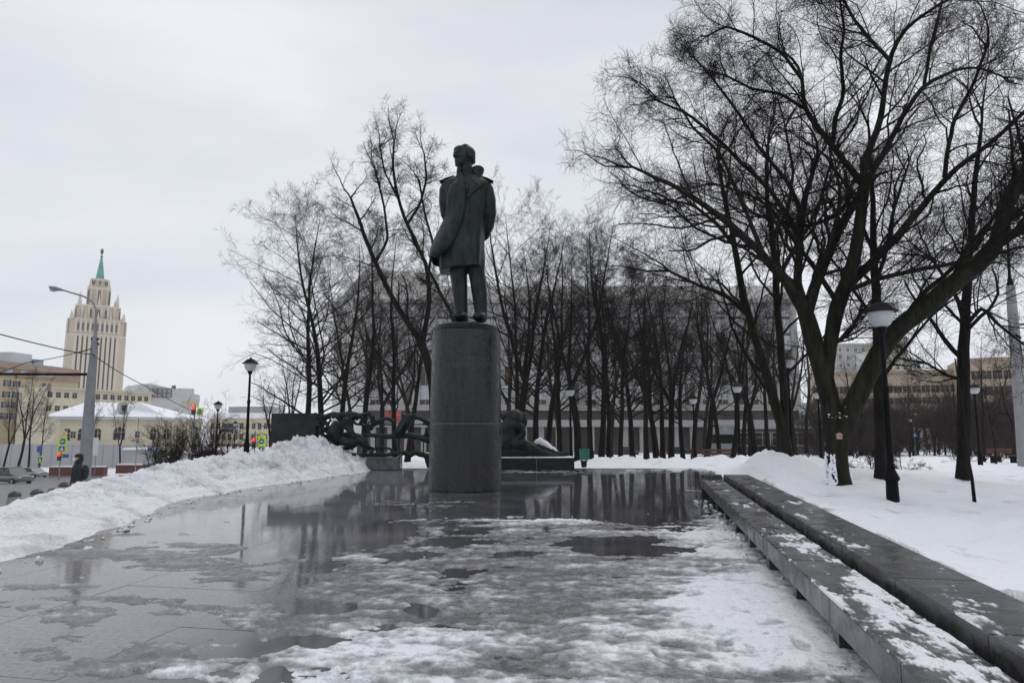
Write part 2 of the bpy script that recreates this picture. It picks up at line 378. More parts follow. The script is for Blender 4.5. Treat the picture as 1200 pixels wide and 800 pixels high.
def terrain_z(x, y):
    z = G(x, y)
    l, a = bl(x, y)
    # snow to the right of the benches
    right = (l > .9)
    r = .42 * np.exp(-np.clip(l - 1.1, 0, 99) / 2.2) * sstep(24, 14, a) + .08
    mound = .60 * np.exp(-(((x - 8.4) / 2.9) ** 2 + ((y - 22) / 2.6) ** 2) ** .8) + .45 * np.exp(-(((x - 6.4) / 1.4) ** 2 + ((y - 20.5) / 2.0) ** 2))
    ridge = .36 * np.exp(-((y - 30.2) / 1.5) ** 2) * sstep(1.5, 3.5, x) * sstep(14, 9, x)
    lump = .13 * fbm(x * .7, y * .7, 5, 3) + .07 * fbm(x * 2.6, y * 2.6, 4, 5)
    lump2 = fbm(x * 2.1, y * 2.1, 4, 8)
    kk_ = sstep(11.3, 13.2, a); ef = 1 - kk_ * (1 - sstep(1.05, 2.5, l)); r = r * ef; mound = mound * np.where(y < 29, ef, 1)
    lump3 = np.abs(fbm(x * 1.5, y * 1.5, 5, 18, .6))
    zz = z + np.where(right, r, 0) + mound * (1.12 + .35 * lump2 - .75 * lump3) + ridge * (1 + .6 * lump2) + np.where(right | (y > 27.4), lump * sstep(120, 20, y), lump * .5 * sstep(120, 20, y))
    zz = zz - .2 * road_w(x, y) * sstep(130, 110, y)
    # keep below the paving, the bank object and the bench
    plaza = (l < 1.12) & (a > -12) & (y < 27.25) & (x > edge_x(y) - .6)
    zz = np.where(plaza, -.16, zz)
    under = (x < edge_x(y) - .55) & (x > edge_x(y) - 4.6) & (y < 27.5) & (y > -6)
    zz = np.where(under, np.minimum(zz, -.12), zz)
    return zz
def grid_fan(cx, cy, rs, ths):
    R, T = np.meshgrid(rs, ths, indexing='ij'); return cx + R * np.sin(T), cy + R * np.cos(T)
def grid_quads(a, b, keep=None):
    i, j = np.meshgrid(np.arange(a - 1), np.arange(b - 1), indexing='ij'); i = i.ravel(); j = j.ravel()
    q = np.stack([i * b + j, (i + 1) * b + j, (i + 1) * b + j + 1, i * b + j + 1], 1)
    if keep is not None: q = q[keep[q].any(1)]
    return q
rs = np.concatenate([[0.01], np.geomspace(2, 60, 210), np.geomspace(61.5, 1500, 50)])
ths = np.concatenate([np.linspace(-.72, .72, 330), np.linspace(.76, 2 * math.pi - .76, 60), [2 * math.pi - .72]])
X, Y = grid_fan(0, 0, rs, ths); Z = terrain_z(X, Y)
V = np.stack([X, Y, Z], -1).reshape(-1, 3)
me = mesh_np('snowy_ground', V, grid_quads(len(rs), len(ths)), mats=[M['snow']], smooth=True)
me.flip_normals() if me.polygons[500].normal.z < 0 else None
tag(link_mesh('snowy_ground', me), kind='structure')

# street running down to the left
ys = np.concatenate([np.linspace(-20, 60, 70), np.linspace(62, 112, 26)])
R = []
for y in ys:
    xr = -10.9 - .46 * max(y - 15, 0) - (1.2 if y > 15 else 0) - .02 * max(y, 0); xl = xr - 14 - .55 * max(y, 0)
    R.append(np.stack([np.linspace(xl, xr, 14), np.full(14, y)], 1))
R = np.array(R); rz_ = G(R[..., 0], R[..., 1]) + .03
me = mesh_np('road', np.concatenate([R, rz_[..., None]], 2).reshape(-1, 3), grid_quads(len(ys), 14), mats=[M['asphalt']], smooth=True)
if me.polygons[5].normal.z < 0: me.flip_normals()
tag(link_mesh('road', me), kind='structure')

# snow bank along the left edge of the square
na, nb = 620, 130
yy = np.linspace(-5, 29.5, na); dd = np.linspace(-.25, 5.2, nb)
Yg, Dg = np.meshgrid(yy, dd, indexing='ij')
wob = .16 * fbm(Yg * 1.3, Yg * 0, 4, 21) + .05 * fbm(Yg * 6, Yg * 0, 3, 22)
endr = sstep(29.2, 26.3, Yg)
Xg = edge_x(Yg) + wob - Dg
H = np.interp(Yg, BANKH_Y, BANKH_Z)
prof = sstep(0, 1, np.clip(Dg / 1.9, 0, 1)) * .75 + .25 * sstep(0, .35, Dg)
fl_ = sstep(14, 21, Yg); fall = sstep(0, 1, (Dg - 1.6 - .7 * fl_) / (1.7 + .6 * fl_))
Gz = G(Xg, Yg)
n1 = fbm(Xg * 1.4, Yg * 1.4, 6, 31, .6); n2 = np.abs(fbm(Xg * 2.3, Yg * 2.3, 6, 41, .62))
rough = sstep(9, 22, Yg)
top = H * prof * (1 + (.2 + .22 * rough) * n1) - H * n2 * (.34 + .3 * rough) * sstep(.15, .8, Dg)
Zg = top * (1 - fall) * endr + (Gz - .12) * fall - .1 * (1 - endr)
Zg = np.where(Dg < 0, -.05, Zg)
me = mesh_np('snow_bank', np.stack([Xg, Yg, Zg], -1).reshape(-1, 3), grid_quads(na, nb), mats=[M['bank']], smooth=True)
if me.polygons[nb * 40 + 30].normal.z < 0: me.flip_normals()
tag(link_mesh('snow_bank', me), kind='stuff')

# ------------------------------------------------------------------ paved square: bed + slabs
sq = thing('paved_square', None, None, (0, 0, 0)); del sq
for o in [o for o in bpy.data.objects if o.name.startswith('paved_square')]: bpy.data.objects.remove(o)
bed = MB(); c = [bw(-14, -12, -.03), bw(1.1, -12, -.03), bw(1.1, 23.6, -.03), bw(-12, 27.0, -.03)]
poly = [bw(-12.5, -12, -.007), bw(1.2, -12, -.007), bw(1.2, 22.8, -.007), np.array((5.5, 27.2, -.007)), np.array((-7.5, 27.2, -.007))]
nn = len(poly); bed.add([p for p in poly] + [p - np.array((0, 0, .2)) for p in poly], [tuple(range(nn)), tuple(range(nn, 2 * nn))[::-1]] + [(i, i + nn, (i + 1) % nn + nn, (i + 1) % nn) for i in range(nn)])
square = bed.build('pavement', M['asphalt']); tag(square, kind='structure')
SW, SL = 1.5, 2.4
b = MB(); b.box((0, 0, -.02), (SW - .005, SL - .005, .04)); slab_me = b.mesh('paving_slab', M['paving'])
ns = 0
for i in range(-13, 1):
    for j in range(0, 13):
        l = (i - .05) * SW + .35; a = -3.4 + j * SL + (i % 2) * SL * .5
        p = bw(l, a)
        if p[1] + SL > 28.4 or p[0] < edge_x(p[1]) - 1.0 or p[1] < .6: continue
        if abs(p[0]) > (p[1] + 3) * .8: continue
        o = link_mesh('paving_slab', slab_me, square, (p[0], p[1], rng.uniform(-.0012, .0012)))
        o.rotation_euler = (rng.normal(0, .0006), rng.normal(0, .0006), -BANG); ns += 1
print('slabs', ns)

# ------------------------------------------------------------------ slush and ice lying on the paving
ys = [3.2]
while ys[-1] < 27.3: ys.append(ys[-1] * 1.0058 + .004)
ys = np.array(ys); us = np.linspace(-1, 1, 620)
Yg, Ug = np.meshgrid(ys, us, indexing='ij')
xl = np.maximum(edge_x(ys) - .4, -.80 * ys - .4); xr = np.array([bw(.42, 0)[0] + (y - B0[1]) * math.tan(BANG) for y in ys])
Xg = xl[:, None] * (1 - Ug) / 2 + xr[:, None] * (1 + Ug) / 2
x, y = Xg, Yg
WX = .7 * fbm(x * .8, y * .8, 5, 201, .6); WY = .9 * fbm(x * .7 + 9, y * .8, 5, 211, .6); WR = .55 * fbm(x * 1.6, y * 2.6, 5, 221, .62)
def blob(px, py, rx, ry, soft=1.0):
    c = PG(px, py); e = PG(px, py + ry); r1 = abs(rx) * c[1] / FPX; r2 = abs(c[1] - e[1]) if ry else 1
    # skewed along the line of sight of the spot itself
    d = np.sqrt(((x + WX - c[0] * y / c[1]) / r1) ** 2 + ((y + WY - c[1]) / r2) ** 2) + WR
    return sstep(1 + .6 * soft, 1 - .5 * soft, d)
Fl = fbm(x * .55, y * 1.5, 5, 51, .55); Fm = fbm(x * 1.7, y * 4.2, 5, 61, .6); Fs = fbm(x * 7, y * 11, 4, 71, .6); Fh = fbm(x * 17, y * 24, 4, 75, .65)
l_, a_ = bl(x, y)
h = np.full_like(x, -.034)
def up(m_, v): 
    global h
    h = h + m_ * v
# broad grey ice over the middle and right, thin patches at the left
h = h + .055 * blob(640, 720, 340, 95, .5) + .05 * blob(500, 655, 190, 40, .8) + .05 * blob(700, 640, 170, 30, .8) + .04 * blob(900, 700, 170, 110, .6)
h = h + .035 * blob(610, 612, 150, 9, .8) + .03 * blob(520, 590, 90, 5, .9) + .04 * blob(170, 650, 130, 9) + .032 * blob(230, 662, 90, 8)
for bb in ((330, 668, 70, 4), (100, 735, 60, 5), (60, 765, 50, 7), (360, 735, 80, 9), (290, 690, 50, 4), (10, 720, 40, 7), (220, 775, 60, 9), (250, 612, 50, 3), (300, 590, 40, 2.5), (170, 625, 40, 4), (120, 708, 70, 6), (150, 716, 50, 6), (240, 720, 50, 7), (40, 690, 60, 10), (180, 770, 60, 14), (110, 785, 60, 10), (310, 655, 40, 4), (275, 640, 50, 5), (330, 620, 40, 3), (20, 620, 50, 6), (60, 646, 80, 5), (200, 735, 40, 5), (450, 575, 60, 3), (380, 590, 30, 3), (800, 590, 30, 6), (815, 575, 20, 4), (650, 553, 160, 2.2)):
    h = h + .036 * blob(*bb)
# lying snow near the bench
white = .95 * blob(930, 715, 150, 110, .7) + .3 * sstep(-1.4, -.3, l_) * sstep(15, 11, y) + .7 * blob(850, 630, 80, 22, .8) + .55 * blob(680, 608, 60, 5, .9) + .42 * blob(580, 606, 60, 4, 1) + .5 * blob(420, 795, 190, 28, .9) + .45 * blob(520, 760, 170, 20, 1) + .35 * blob(420, 625, 80, 5, 1) + .25 * blob(460, 655, 100, 7, 1)
h = h + .05 * blob(950, 730, 190, 120, .5) + .03 * sstep(-1.6, -.3, l_) * sstep(15, 12, y) + .03 * blob(400, 790, 160, 22)
# open puddles
pud = np.zeros_like(x)
for bb in ((700, 583, 150, 17, .35), (430, 572, 85, 8, .6), (740, 590, 95, 20, .35), (430, 625, 52, 11, .5), (545, 637, 50, 7, .5), (470, 650, 45, 6, .6), (715, 640, 70, 11, .5), (550, 678, 26, 12, .5), (495, 710, 24, 9, .4), (375, 705, 34, 9, .4), (610, 655, 40, 5, .6), (625, 667, 30, 6, .6), (330, 650, 60, 20, .7), (200, 600, 140, 14, .6), (270, 700, 90, 14, .7), (560, 600, 50, 5, .5), (330, 600, 90, 20, .6), (430, 738, 55, 8, .8), (340, 760, 60, 10, 1), (530, 732, 40, 6, .9)):
    pud = np.maximum(pud, blob(*bb))
h = h - .066 * pud
h = h + .028 * Fl + .032 * Fm + .026 * Fs + .016 * Fh
l_, a_ = bl(x, y)
h = h - .05 * sstep(.12, .34, l_)                                   # sheltered strip under the bench
h = h + (.05 * np.maximum(0, fbm(x * 2.5, y * 2.5, 3, 91)) + .01) * sstep(-.55, -.05, l_) * sstep(.25, .02, l_) * sstep(19, 12, y) 
h = h - .06 * (((x + 1.19) ** 2 + (y - 18) ** 2) < 1.25 ** 2)
h = np.where(x < edge_x(y) + .0, h * .3 + .01 * Fs - .004, h)
zz = np.where(h > 0, np.minimum(h, .03 + (h - .03) * .35 * (h > .03)) , h)
wk = np.clip(white, 0, 1); zz = np.clip(zz + (.006 + .014 * wk) * fbm(x * 9, y * 9, 4, 333, .6) * (h > 0) + .022 * wk * fbm(x * 2.4, y * 2.4, 3, 343) * (h > .01), -.03, .1) * .62
# footprints in the lying snow
fp = [(820, 640), (870, 720), (905, 735), (850, 665), (940, 760), (790, 655), (880, 790), (815, 700), (760, 720), (905, 690), (930, 790), (850, 760), (780, 775), (700, 700), (720, 745), (900, 655), (640, 740), (870, 620)]
fdep = np.zeros_like(x)
for k, (fx, fy) in enumerate(fp):
    c = PG(fx, fy); th = 1.2 + .9 * math.sin(k * 2.3); ca, sa = math.cos(th), math.sin(th)
    u = (x - c[0]) * ca + (y - c[1]) * sa; v = -(x - c[0]) * sa + (y - c[1]) * ca
    fdep = np.maximum(fdep, sstep(1.25, .75, np.sqrt((u / .15) ** 2 + (v / .06) ** 2)))
zz = np.where(zz > .004, np.maximum(zz - .022 * fdep, .003), zz)
wv = np.clip(white * .66 + .14 - .22 * sstep(-1.0, -3.0, x) * (1 - wk) + .35 * fbm(x * 2.2, y * 5, 5, 353, .65) * wk + .55 * Fm + .3 * Fl + .4 * Fs + .35 * Fh + np.clip(h, 0, .06) * 2.0, 0, 1.0) - .3 * fdep
V = np.stack([x, y, zz], -1).reshape(-1, 3)
me = mesh_np('slush', V, grid_quads(len(ys), len(us), (zz > -.004).ravel()), mats=[M['slush']], smooth=True)
if me.polygons[100].normal.z < 0: me.flip_normals()
at = me.attributes.new('white', 'FLOAT', 'POINT'); at.data.foreach_set('value', wv.ravel().astype(np.float32))
tag(link_mesh('slush', me), kind='stuff')

# crumbs of ice along the bank foot and heaps by the bench blocks
b = MB(); rc = np.random.default_rng(12)
for k in range(300):
    if k < 170: yy_ = rc.uniform(5, 24); xx_ = float(edge_x(yy_)) + abs(rc.normal(.15, .22)) + .05; zz_ = 0; sz = .008 + .05 * rc.random() ** 3.2
    elif k < 280: a__ = rc.uniform(-2, 12); p_ = bw(rc.normal(.06, .13), a__); xx_, yy_ = p_[0], p_[1]; zz_ = .01; sz = rc.uniform(.015, .05)
    else: q_ = PG(rc.uniform(60, 900), rc.uniform(600, 790)); xx_, yy_ = q_[0], q_[1]; zz_ = .005; sz = rc.uniform(.006, .016)
    b.ell((xx_, yy_, zz_ + sz * .3), (sz * rc.uniform(.7, 1.5), sz * rc.uniform(.7, 1.5), sz * rc.uniform(.35, .9)), n=7, k=5); b.V[-1] = b.V[-1] + rc.normal(0, sz * .16, b.V[-1].shape)
tag(b.build('ice_crumbs', M['bank'], smooth=True), kind='stuff')
# ------------------------------------------------------------------ long granite benches
SEG = 1.4; A0, A1 = -3 * SEG + .25, 12.75
def bench_box(l0, l1, a0, a1, z0, z1, origin, bev=.006):
    b = MB()
    for (dl, z_0, z_1) in ((0, z0, z1 - bev), ):
        b.box(((l0 + l1) / 2, (a0 + a1) / 2, (z0 + z1 - bev) / 2), (l1 - l0, a1 - a0, z1 - bev - z0))
    v = [(l0, a0), (l1, a0), (l1, a1), (l0, a1)]
    return b
def chamfer_box(w_, d_, h_, c=.007):
    b = MB(); x, y = w_ / 2, d_ / 2
    rings = []
    for z, k in ((0, c), (c, 0), (h_ - c, 0), (h_, c)):
        xx, yy_ = x - k, y - k; rings.append([(-xx, -yy_, z), (xx, -yy_, z), (xx, yy_, z), (-xx, yy_, z)])
    return b.loft(rings)
bench = thing('stone_bench', 'long low dark granite bench slab on short stone blocks, edging the wet square', 'stone bench', bw(.24, A0), -BANG)
seat_me = chamfer_box(.46, SEG - .014, .2, .012).mesh('seat', M['granite']); sup_me = chamfer_box(.30, .16, .2, .004).mesh('support', M['granite_dark'])
nseg = int((A1 - A0) / SEG + .5)
for k in range(nseg):
    link_mesh('seat', seat_me, bench, (rng.uniform(-.002, .002), (k + .5) * SEG, .2 + rng.uniform(-.0015, .0015)))
    s_ = link_mesh('support', sup_me, bench, (-.02, k * SEG + .12, .002))
e_ = chamfer_box(.46, .34, .5).build('end_block', M['granite_dark'], bench, world=False); e_.location = (0, nseg * SEG + .18, 0)
wall = thing('granite_block_wall', 'broad knee-high granite parapet behind the low bench with scattered snow patches', 'low wall', bw(.53 + .28, A0), -BANG)
cap_me = chamfer_box(.56, SEG * 1.0 - .014, .5, .012).mesh('stone_block', M['granite_dark'])
for k in range(nseg):
    link_mesh('stone_block', cap_me, wall, (rng.uniform(-.002, .002), (k + .5) * SEG + .25, 0))
# drainage gap base
g = MB(); g.box((0, 0, 0), (.07, A1 - A0, .12)); o = g.build('gap_filler', M['granite_dark'], wall, world=False); o.location = (-.318, (A1 - A0) / 2 + .2, .2)
# snow patches lying on them
def patch_sheet(name, l0, l1, z, thr_fn, thick, seed, parent=None):
    nl, na = 70, 1500
    aa = A0 + (np.geomspace(1, 14, na) - 1) / 13 * (nseg * SEG) ; ll = np.linspace(l0, l1, nl)
    A, Lg = np.meshgrid(aa, ll, indexing='ij')
    p = B0[None, None] + BN * Lg[..., None] + BD * A[..., None]
    f = thr_fn(A, Lg, seed); zz = np.clip(f * thick * 3, -.01, thick * (1 + .3 * fbm(A * 9, Lg * 9, 3, seed + 5)))
    edge = (Lg < l0 + .006) | (Lg > l1 - .006); zz = np.where(edge, -.01, zz)
    V = np.concatenate([p, (z + zz)[..., None]], 2).reshape(-1, 3)
    me = mesh_np(name, V, grid_quads(na, nl, (zz > 0).ravel()), mats=[M['slush']], smooth=True)
    at = me.attributes.new('white', 'FLOAT', 'POINT'); at.data.foreach_set('value', np.clip(.22 + f * 4.2, 0, .95).ravel().astype(np.float32))
    if me.polygons[3].normal.z < 0: me.flip_normals()
    o = link_mesh(name, me); return o
def f_seat(A, Lg, s):
    back = sstep(.05, .45, Lg)
    near = sstep(6.5, 1.2, A)
    base = fbm(A * 2.6 + .3 * fbm(A * 6, Lg * 9, 3, 7), Lg * 8, 6, s, .68) * 1.0 + .3 * fbm(A * .8, Lg * 1.5, 3, s + 9)
    joint = np.exp(-((((A - A0) / SEG + .5) % 1 - .5) * SEG / .07) ** 2)
    return base + .25 * fbm(A * 22, Lg * 30, 3, s + 2) - .46 + .32 * back * (.4 + near) + .38 * near + .26 * joint
def f_cap(A, Lg, s):
    near = sstep(8, 0, A)
    return fbm(A * 3.4, Lg * 8, 5, s, .62) + .12 * fbm(A * 20, Lg * 26, 3, s + 4) - .42 + .2 * near + .22 * fbm(A * .5, Lg, 2, s + 3)
tag(patch_sheet('snow_on_bench', .012, .458, .4, f_seat, .011, 101), 'thin broken snow lying along the low bench slab', 'snow', kind='stuff')
tag(patch_sheet('snow_on_parapet', .535, 1.085, .5, f_cap, .011, 131), 'scattered thin snow patches on the broad granite parapet', 'snow', kind='stuff')

# ------------------------------------------------------------------ monument
SY = 18.0; SX = (546.5 - 600) / FPX * SY / CP
pl = thing('monument_pedestal', 'tall round dark granite pedestal with faint Cyrillic inscription under the statue', 'pedestal', (SX, SY, 0))
zj = P(546, 496, SY - .9)[2]; ztop = 4.08
b = MB(); b.lathe([(.94, 0), (.945, .02), (.94, .05), (.933, zj - .012), (.926, zj - .006)], n=64); b.build('lower_drum', M['plinth'], pl, True, False)
b = MB(); b.lathe([(.922, zj - .006), (.922, zj + .008)], n=64); b.build('joint_band', M['plinth_line'], pl, True, False)
b = MB(); b.lathe([(.926, zj + .008), (.932, zj + .014), (.90, ztop - .05), (.885, ztop)], n=64); b.build('upper_drum', M['plinth'], pl, True, False)
b = MB(); b.lathe([(.80, ztop), (.815, ztop + .02), (.81, ztop + .15), (.78, ztop + .18), (.55, ztop + .225), (.2, ztop + .245), (.01, ztop + .25)], n=48); b.build('bronze_plate', M['bronze'], pl, True, False)
def engrave(txt, zc, size, rad):
    cu = bpy.data.curves.new('inscription', 'FONT'); cu.body = txt; cu.size = size; cu.align_x = 'CENTER'; cu.extrude = .004; cu.space_character = 1.05
    t = bpy.data.objects.new('t', cu); COL.objects.link(t)
    dg = bpy.context.evaluated_depsgraph_get(); dg.update(); me = bpy.data.meshes.new_from_object(t.evaluated_get(dg)); bpy.data.objects.remove(t)
    n = len(me.vertices); co = np.zeros(n * 3, np.float32); me.vertices.foreach_get('co', co); co = co.reshape(-1, 3)
    th = co[:, 0] / rad; rr = rad + co[:, 2]
    out = np.stack([rr * np.sin(th), -rr * np.cos(th), co[:, 1] + zc], 1); me.vertices.foreach_set('co', out.ravel().astype(np.float32)); me.update()
    me.materials.clear(); me.materials.append(M['inscr']); me.name = 'inscription'
    link_mesh('inscription', me, pl)
engrave('МИХАИЛУ ЮРЬЕВИЧУ', P(546, 421, SY - .9)[2], .125, .913)
engrave('ЛЕРМОНТОВУ', P(546, 430, SY - .9)[2], .19, .915)

# statue
def S(u, v, dy=0.0):
    """statue traced at its own distance; dy = metres away from the viewer"""
    q = P(480 + u / 3.478, 160 + v / 3.478, SY - .1); q[1] += dy; return q
UM = 18.0 / FPX / 3.478 * 1.03
def ring(v, ul, ur, ry, dy=0, n=28, e=2.3, fold=0, ph=0, tilt=0, k=7):
    c = S((ul + ur) / 2, v, dy); rx = (ur - ul) / 2 * UM; out = []
    for j in range(n):
        th = 2 * math.pi * j / n; cs, sn = math.cos(th), math.sin(th)
        f = 1 + fold * math.sin(k * th + ph)
        out.append((c[0] + rx * f * math.copysign(abs(cs) ** (2 / e), cs), c[1] + ry * f * math.copysign(abs(sn) ** (2 / e), sn), c[2] + tilt * cs))
    return out
st = thing('bronze_statue', 'standing bronze man in a long open greatcoat looking left, hands behind his back', 'statue', S(240, 758))
# body: legs, arms, hands, neck and head as one skin
b = MB()
def limb(pts, n=16, flat=1): b.tube([S(u, v, dy) for u, v, dy, r in pts], [r * UM for *_, r in pts], n, flat=flat)
limb([(200, 505, 0, 40), (199, 560, 0, 35), (204, 610, -.02, 32), (207, 660, -.02, 29), (210, 700, 0, 27), (213, 748, 0, 25)])
limb([(268, 505, 0, 38), (274, 560, -.04, 33), (282, 612, -.08, 32), (287, 660, -.06, 30), (290, 700, -.03, 27), (290, 748, 0, 25)])
for (u0, uu, v1) in ((213, 203, 752), (290, 286, 752)):
    for k, (dy, rx, rzz) in enumerate(((.06, 26, 24), (-.1, 27, 23), (-.25, 28, 20), (-.38, 24, 14))):
        f = k / 3; c = S(u0 * (1 - f) + uu * f, v1 - 16 + 4 * f, dy); b.ell(c, (rx * UM, .14, rzz * UM))
b.loft([ring(540, 165, 300, .34), ring(480, 160, 300, .40), ring(400, 160, 302, .40), ring(330, 160, 306, .36), ring(260, 152, 314, .36), ring(215, 148, 320, .33), ring(195, 160, 308, .29), ring(182, 185, 285, .2)])
# arms: shoulder - elbow - wrist behind the back
limb([(150, 205, 0, 23), (143, 255, .05, 24), (146, 300, .16, 22), (158, 335, .3, 20), (180, 360, .46, 17), (205, 380, .55, 14)])
limb([(313, 205, 0, 24), (324, 260, .04, 24), (327, 310, .1, 23), (322, 352, .24, 20), (306, 388, .42, 17), (285, 404, .52, 14)])
limb([(205, 205, 0, 30), (160, 200, 0, 26), (148, 207, 0, 22)]); limb([(265, 205, 0, 30), (303, 198, 0, 26), (315, 207, 0, 22)])
for sgn, (hu, hv) in ((1, (222, 388)), (-1, (270, 408))):
    b.ell(S(hu, hv, .58), (14 * UM, .05, 11 * UM))
    for f in range(4):
        b.tube([S(hu + sgn * (6 + 2 * f) , hv + 2 + f * 4, .60), S(hu + sgn * 16, hv + 4 + f * 5, .65), S(hu + sgn * 20, hv + 8 + f * 4.5, .63)], [.022, .02, .017], 7)
    b.tube([S(hu - 2, hv - 8, .58), S(hu + sgn * 9, hv - 12, .64)], [.024, .018], 7)
# neck and head (turned to the viewer's left)
limb([(236, 190, .02, 34), (232, 150, .02, 30), (228, 128, .02, 29), (226, 110, .02, 27)])
hd = np.array(S(221, 86, -.02)); yaw = math.radians(-44)      # rotation of face direction from -Y towards -X
fw = np.array((math.sin(yaw), -math.cos(yaw), .02)); fw /= np.linalg.norm(fw); rt = np.cross(fw, (0, 0, 1)); rt /= np.linalg.norm(rt); upv = np.cross(rt, fw)
RH = np.stack([rt, fw, upv], 1)
def hp(r, f, u_): return hd + rt * r + fw * f + upv * u_
K = UM * 98 * 1.09      # head height about 98 units
def he(r, f, u_, a, bq, c, n=16): b.ell(hp(r * K, f * K, u_ * K), (a * K, bq * K, c * K), RH, n)
he(0, -.08, .10, .345, .40, .36); he(0, .12, .02, .30, .27, .36); he(0, .18, -.22, .235, .2, .22); he(0, .30, -.38, .12, .1, .1)
he(0, .25, .24, .27, .17, .14); he(0, .37, .10, .22, .07, .04)                       # forehead, brow
he(0, .42, -.02, .05, .085, .12); he(0, .48, -.09, .06, .075, .05)                    # nose
he(.1, .355, -.055, .09, .05, .07); he(-.1, .355, -.055, .09, .05, .07)               # cheekbones
for sg in (-1, 1): he(sg * .115, .375, .045, .055, .03, .03)                          # eyes
he(0, .385, -.235, .085, .045, .022); he(0, .378, -.275, .075, .042, .02); he(0, .39, -.195, .075, .03, .018)  # lips, moustache
for sg in (-1, 1): he(sg * .33, -.03, 0, .04, .075, .11)                              # ears
fuse(b, 'body', M['bronze'], st, .021, 3)
# hair
b = MB()
he(0, -.10, .20, .355, .41, .30); he(0, -.26, .02, .31, .22, .30)
r2 = np.random.default_rng(5)
for k in range(11):
    th = math.radians(-100 + 20 * k); r_ = .315 * math.sin(th); f_ = -.10 - .36 * math.cos(th); 
    for q_ in range(3):
        u1 = .16 - .13 * q_; b.tube([hp(r_ * K, f_ * K, (u1 + .05) * K), hp(r_ * 1.05 * K, (f_ * 1.03) * K, u1 * K), hp(r_ * 1.0 * K, (f_ - .02) * K, (u1 - .09) * K)], [.02 * K, .035 * K, .018 * K], 7)
for k in range(9):
    r_ = -.26 + .065 * k; b.tube([hp(r_ * K, .26 * K, .30 * K), hp((r_ + .05) * K, .16 * K, .40 * K), hp((r_ + .1) * K, -.05 * K, .455 * K), hp((r_ + .12) * K, -.3 * K, .38 * K)], [.02 * K, .04 * K, .04 * K, .03 * K], 7)
for sg in (-1, 1): b.tube([hp(sg * .33 * K, .08 * K, .14 * K), hp(sg * .335 * K, .07 * K, .0), hp(sg * .31 * K, .08 * K, -.12 * K)], [.05 * K, .05 * K, .03 * K], 7)
fuse(b, 'hair', M['bronze'], st, .017, 2)
# greatcoat
b = MB()
b.loft([ring(166, 188, 284, .2), ring(176, 160, 304, .26), ring(186, 136, 326, .31), ring(200, 134, 330, .35), ring(220, 140, 326, .38), ring(260, 146, 318, .41, fold=.01), ring(310, 152, 311, .41, fold=.02, ph=1),
        ring(350, 150, 306, .44, fold=.03), ring(400, 138, 303, .48, fold=.04, ph=.5), ring(450, 128, 302, .52, fold=.05, ph=.7), ring(490, 122, 302, .55, fold=.06, ph=.9, tilt=.0), ring(546, 122, 301, .57, fold=.07, ph=1.0, tilt=.07)])
# swept front flap (viewer's left)
rows = []
for v, ul, ur, yo in ((186, 196, 208, -.26), (215, 168, 226, -.42), (265, 158, 234, -.47), (310, 154, 232, -.50), (350, 146, 226, -.52), (395, 126, 212, -.56), (430, 108, 197, -.60), (460, 96, 174, -.62), (484, 88, 148, -.60), (504, 85, 122, -.56)):
    rows.append([S(ul + (ur - ul) * t, v + (9 * t if v > 450 else 0), (yo - .07) * (.25 + .75 * math.sin(math.pi * min(1, .18 + t * .5))) + .02 * math.sin(5 * t + v * .02)) for t in np.linspace(0, 1, 9)])
b.sheet(rows, (0, 1, 0), .10)
rows = []   # side/back of the blown skirt
for v, ul, yo in ((350, 148, .1), (400, 124, .12), (450, 100, .16), (500, 86, .2), (528, 96, .24), (550, 140, .28)):
    rows.append([S(ul + t * (200 - ul), v, yo * math.sin(math.pi * t * .5) * 2 - .16 * (1 - t)) for t in np.linspace(0, 1, 6)])
b.sheet(rows, (0, .9, .1), .07)
# right lapel, collar, shoulder seams
b.sheet([[S(258, 168, -.25), S(275, 176, -.27), S(304, 203, -.36)], [S(252, 190, -.34), S(272, 205, -.40), S(296, 222, -.42)], [S(245, 230, -.43), S(256, 238, -.45), S(268, 246, -.46)], [S(238, 270, -.46), S(240, 272, -.47), S(242, 274, -.47)]], (0, 1, 0), .085)
b.sheet([[S(198, 160, -.2), S(212, 165, -.24), S(222, 176, -.27)], [S(188, 188, -.3), S(205, 205, -.38), S(222, 215, -.42)], [S(192, 225, -.42), S(208, 245, -.46), S(224, 262, -.47)]], (0, 1, 0), .07)
def splate(poly, y0, y1, lean=0.0):
    V = [S(u, v, y0 + lean * (u - 280)) for u, v in poly] + [S(u, v, y1 + lean * (u - 280)) for u, v in poly]; n = len(poly)
    b.add(V, [tuple(range(n)), tuple(range(n, 2 * n))[::-1]] + [(j, j + n, (j + 1) % n + n, (j + 1) % n) for j in range(n)])
splate([(262, 176), (266, 158), (256, 136), (255, 127), (266, 122), (284, 122), (296, 127), (305, 136), (301, 150), (291, 163), (292, 184), (270, 190)], -.10, .06, -.0012)
splate([(268, 178), (262, 140), (272, 126), (296, 132), (296, 150), (286, 166), (290, 184)], .05, .24)
splate([(192, 186), (194, 160), (196, 138), (203, 126), (211, 136), (213, 160), (216, 190)], -.2, -.06)
splate([(196, 186), (198, 150), (204, 132), (212, 186)], -.08, .2)
b.sheet([[S(206, 150, -.22), S(216, 160, -.26), S(222, 176, -.30)], [S(212, 190, -.40), S(219, 195, -.43), S(226, 200, -.45)], [S(224, 236, -.50), S(228, 238, -.50), S(232, 240, -.51)]], (0, 1, 0), .07)
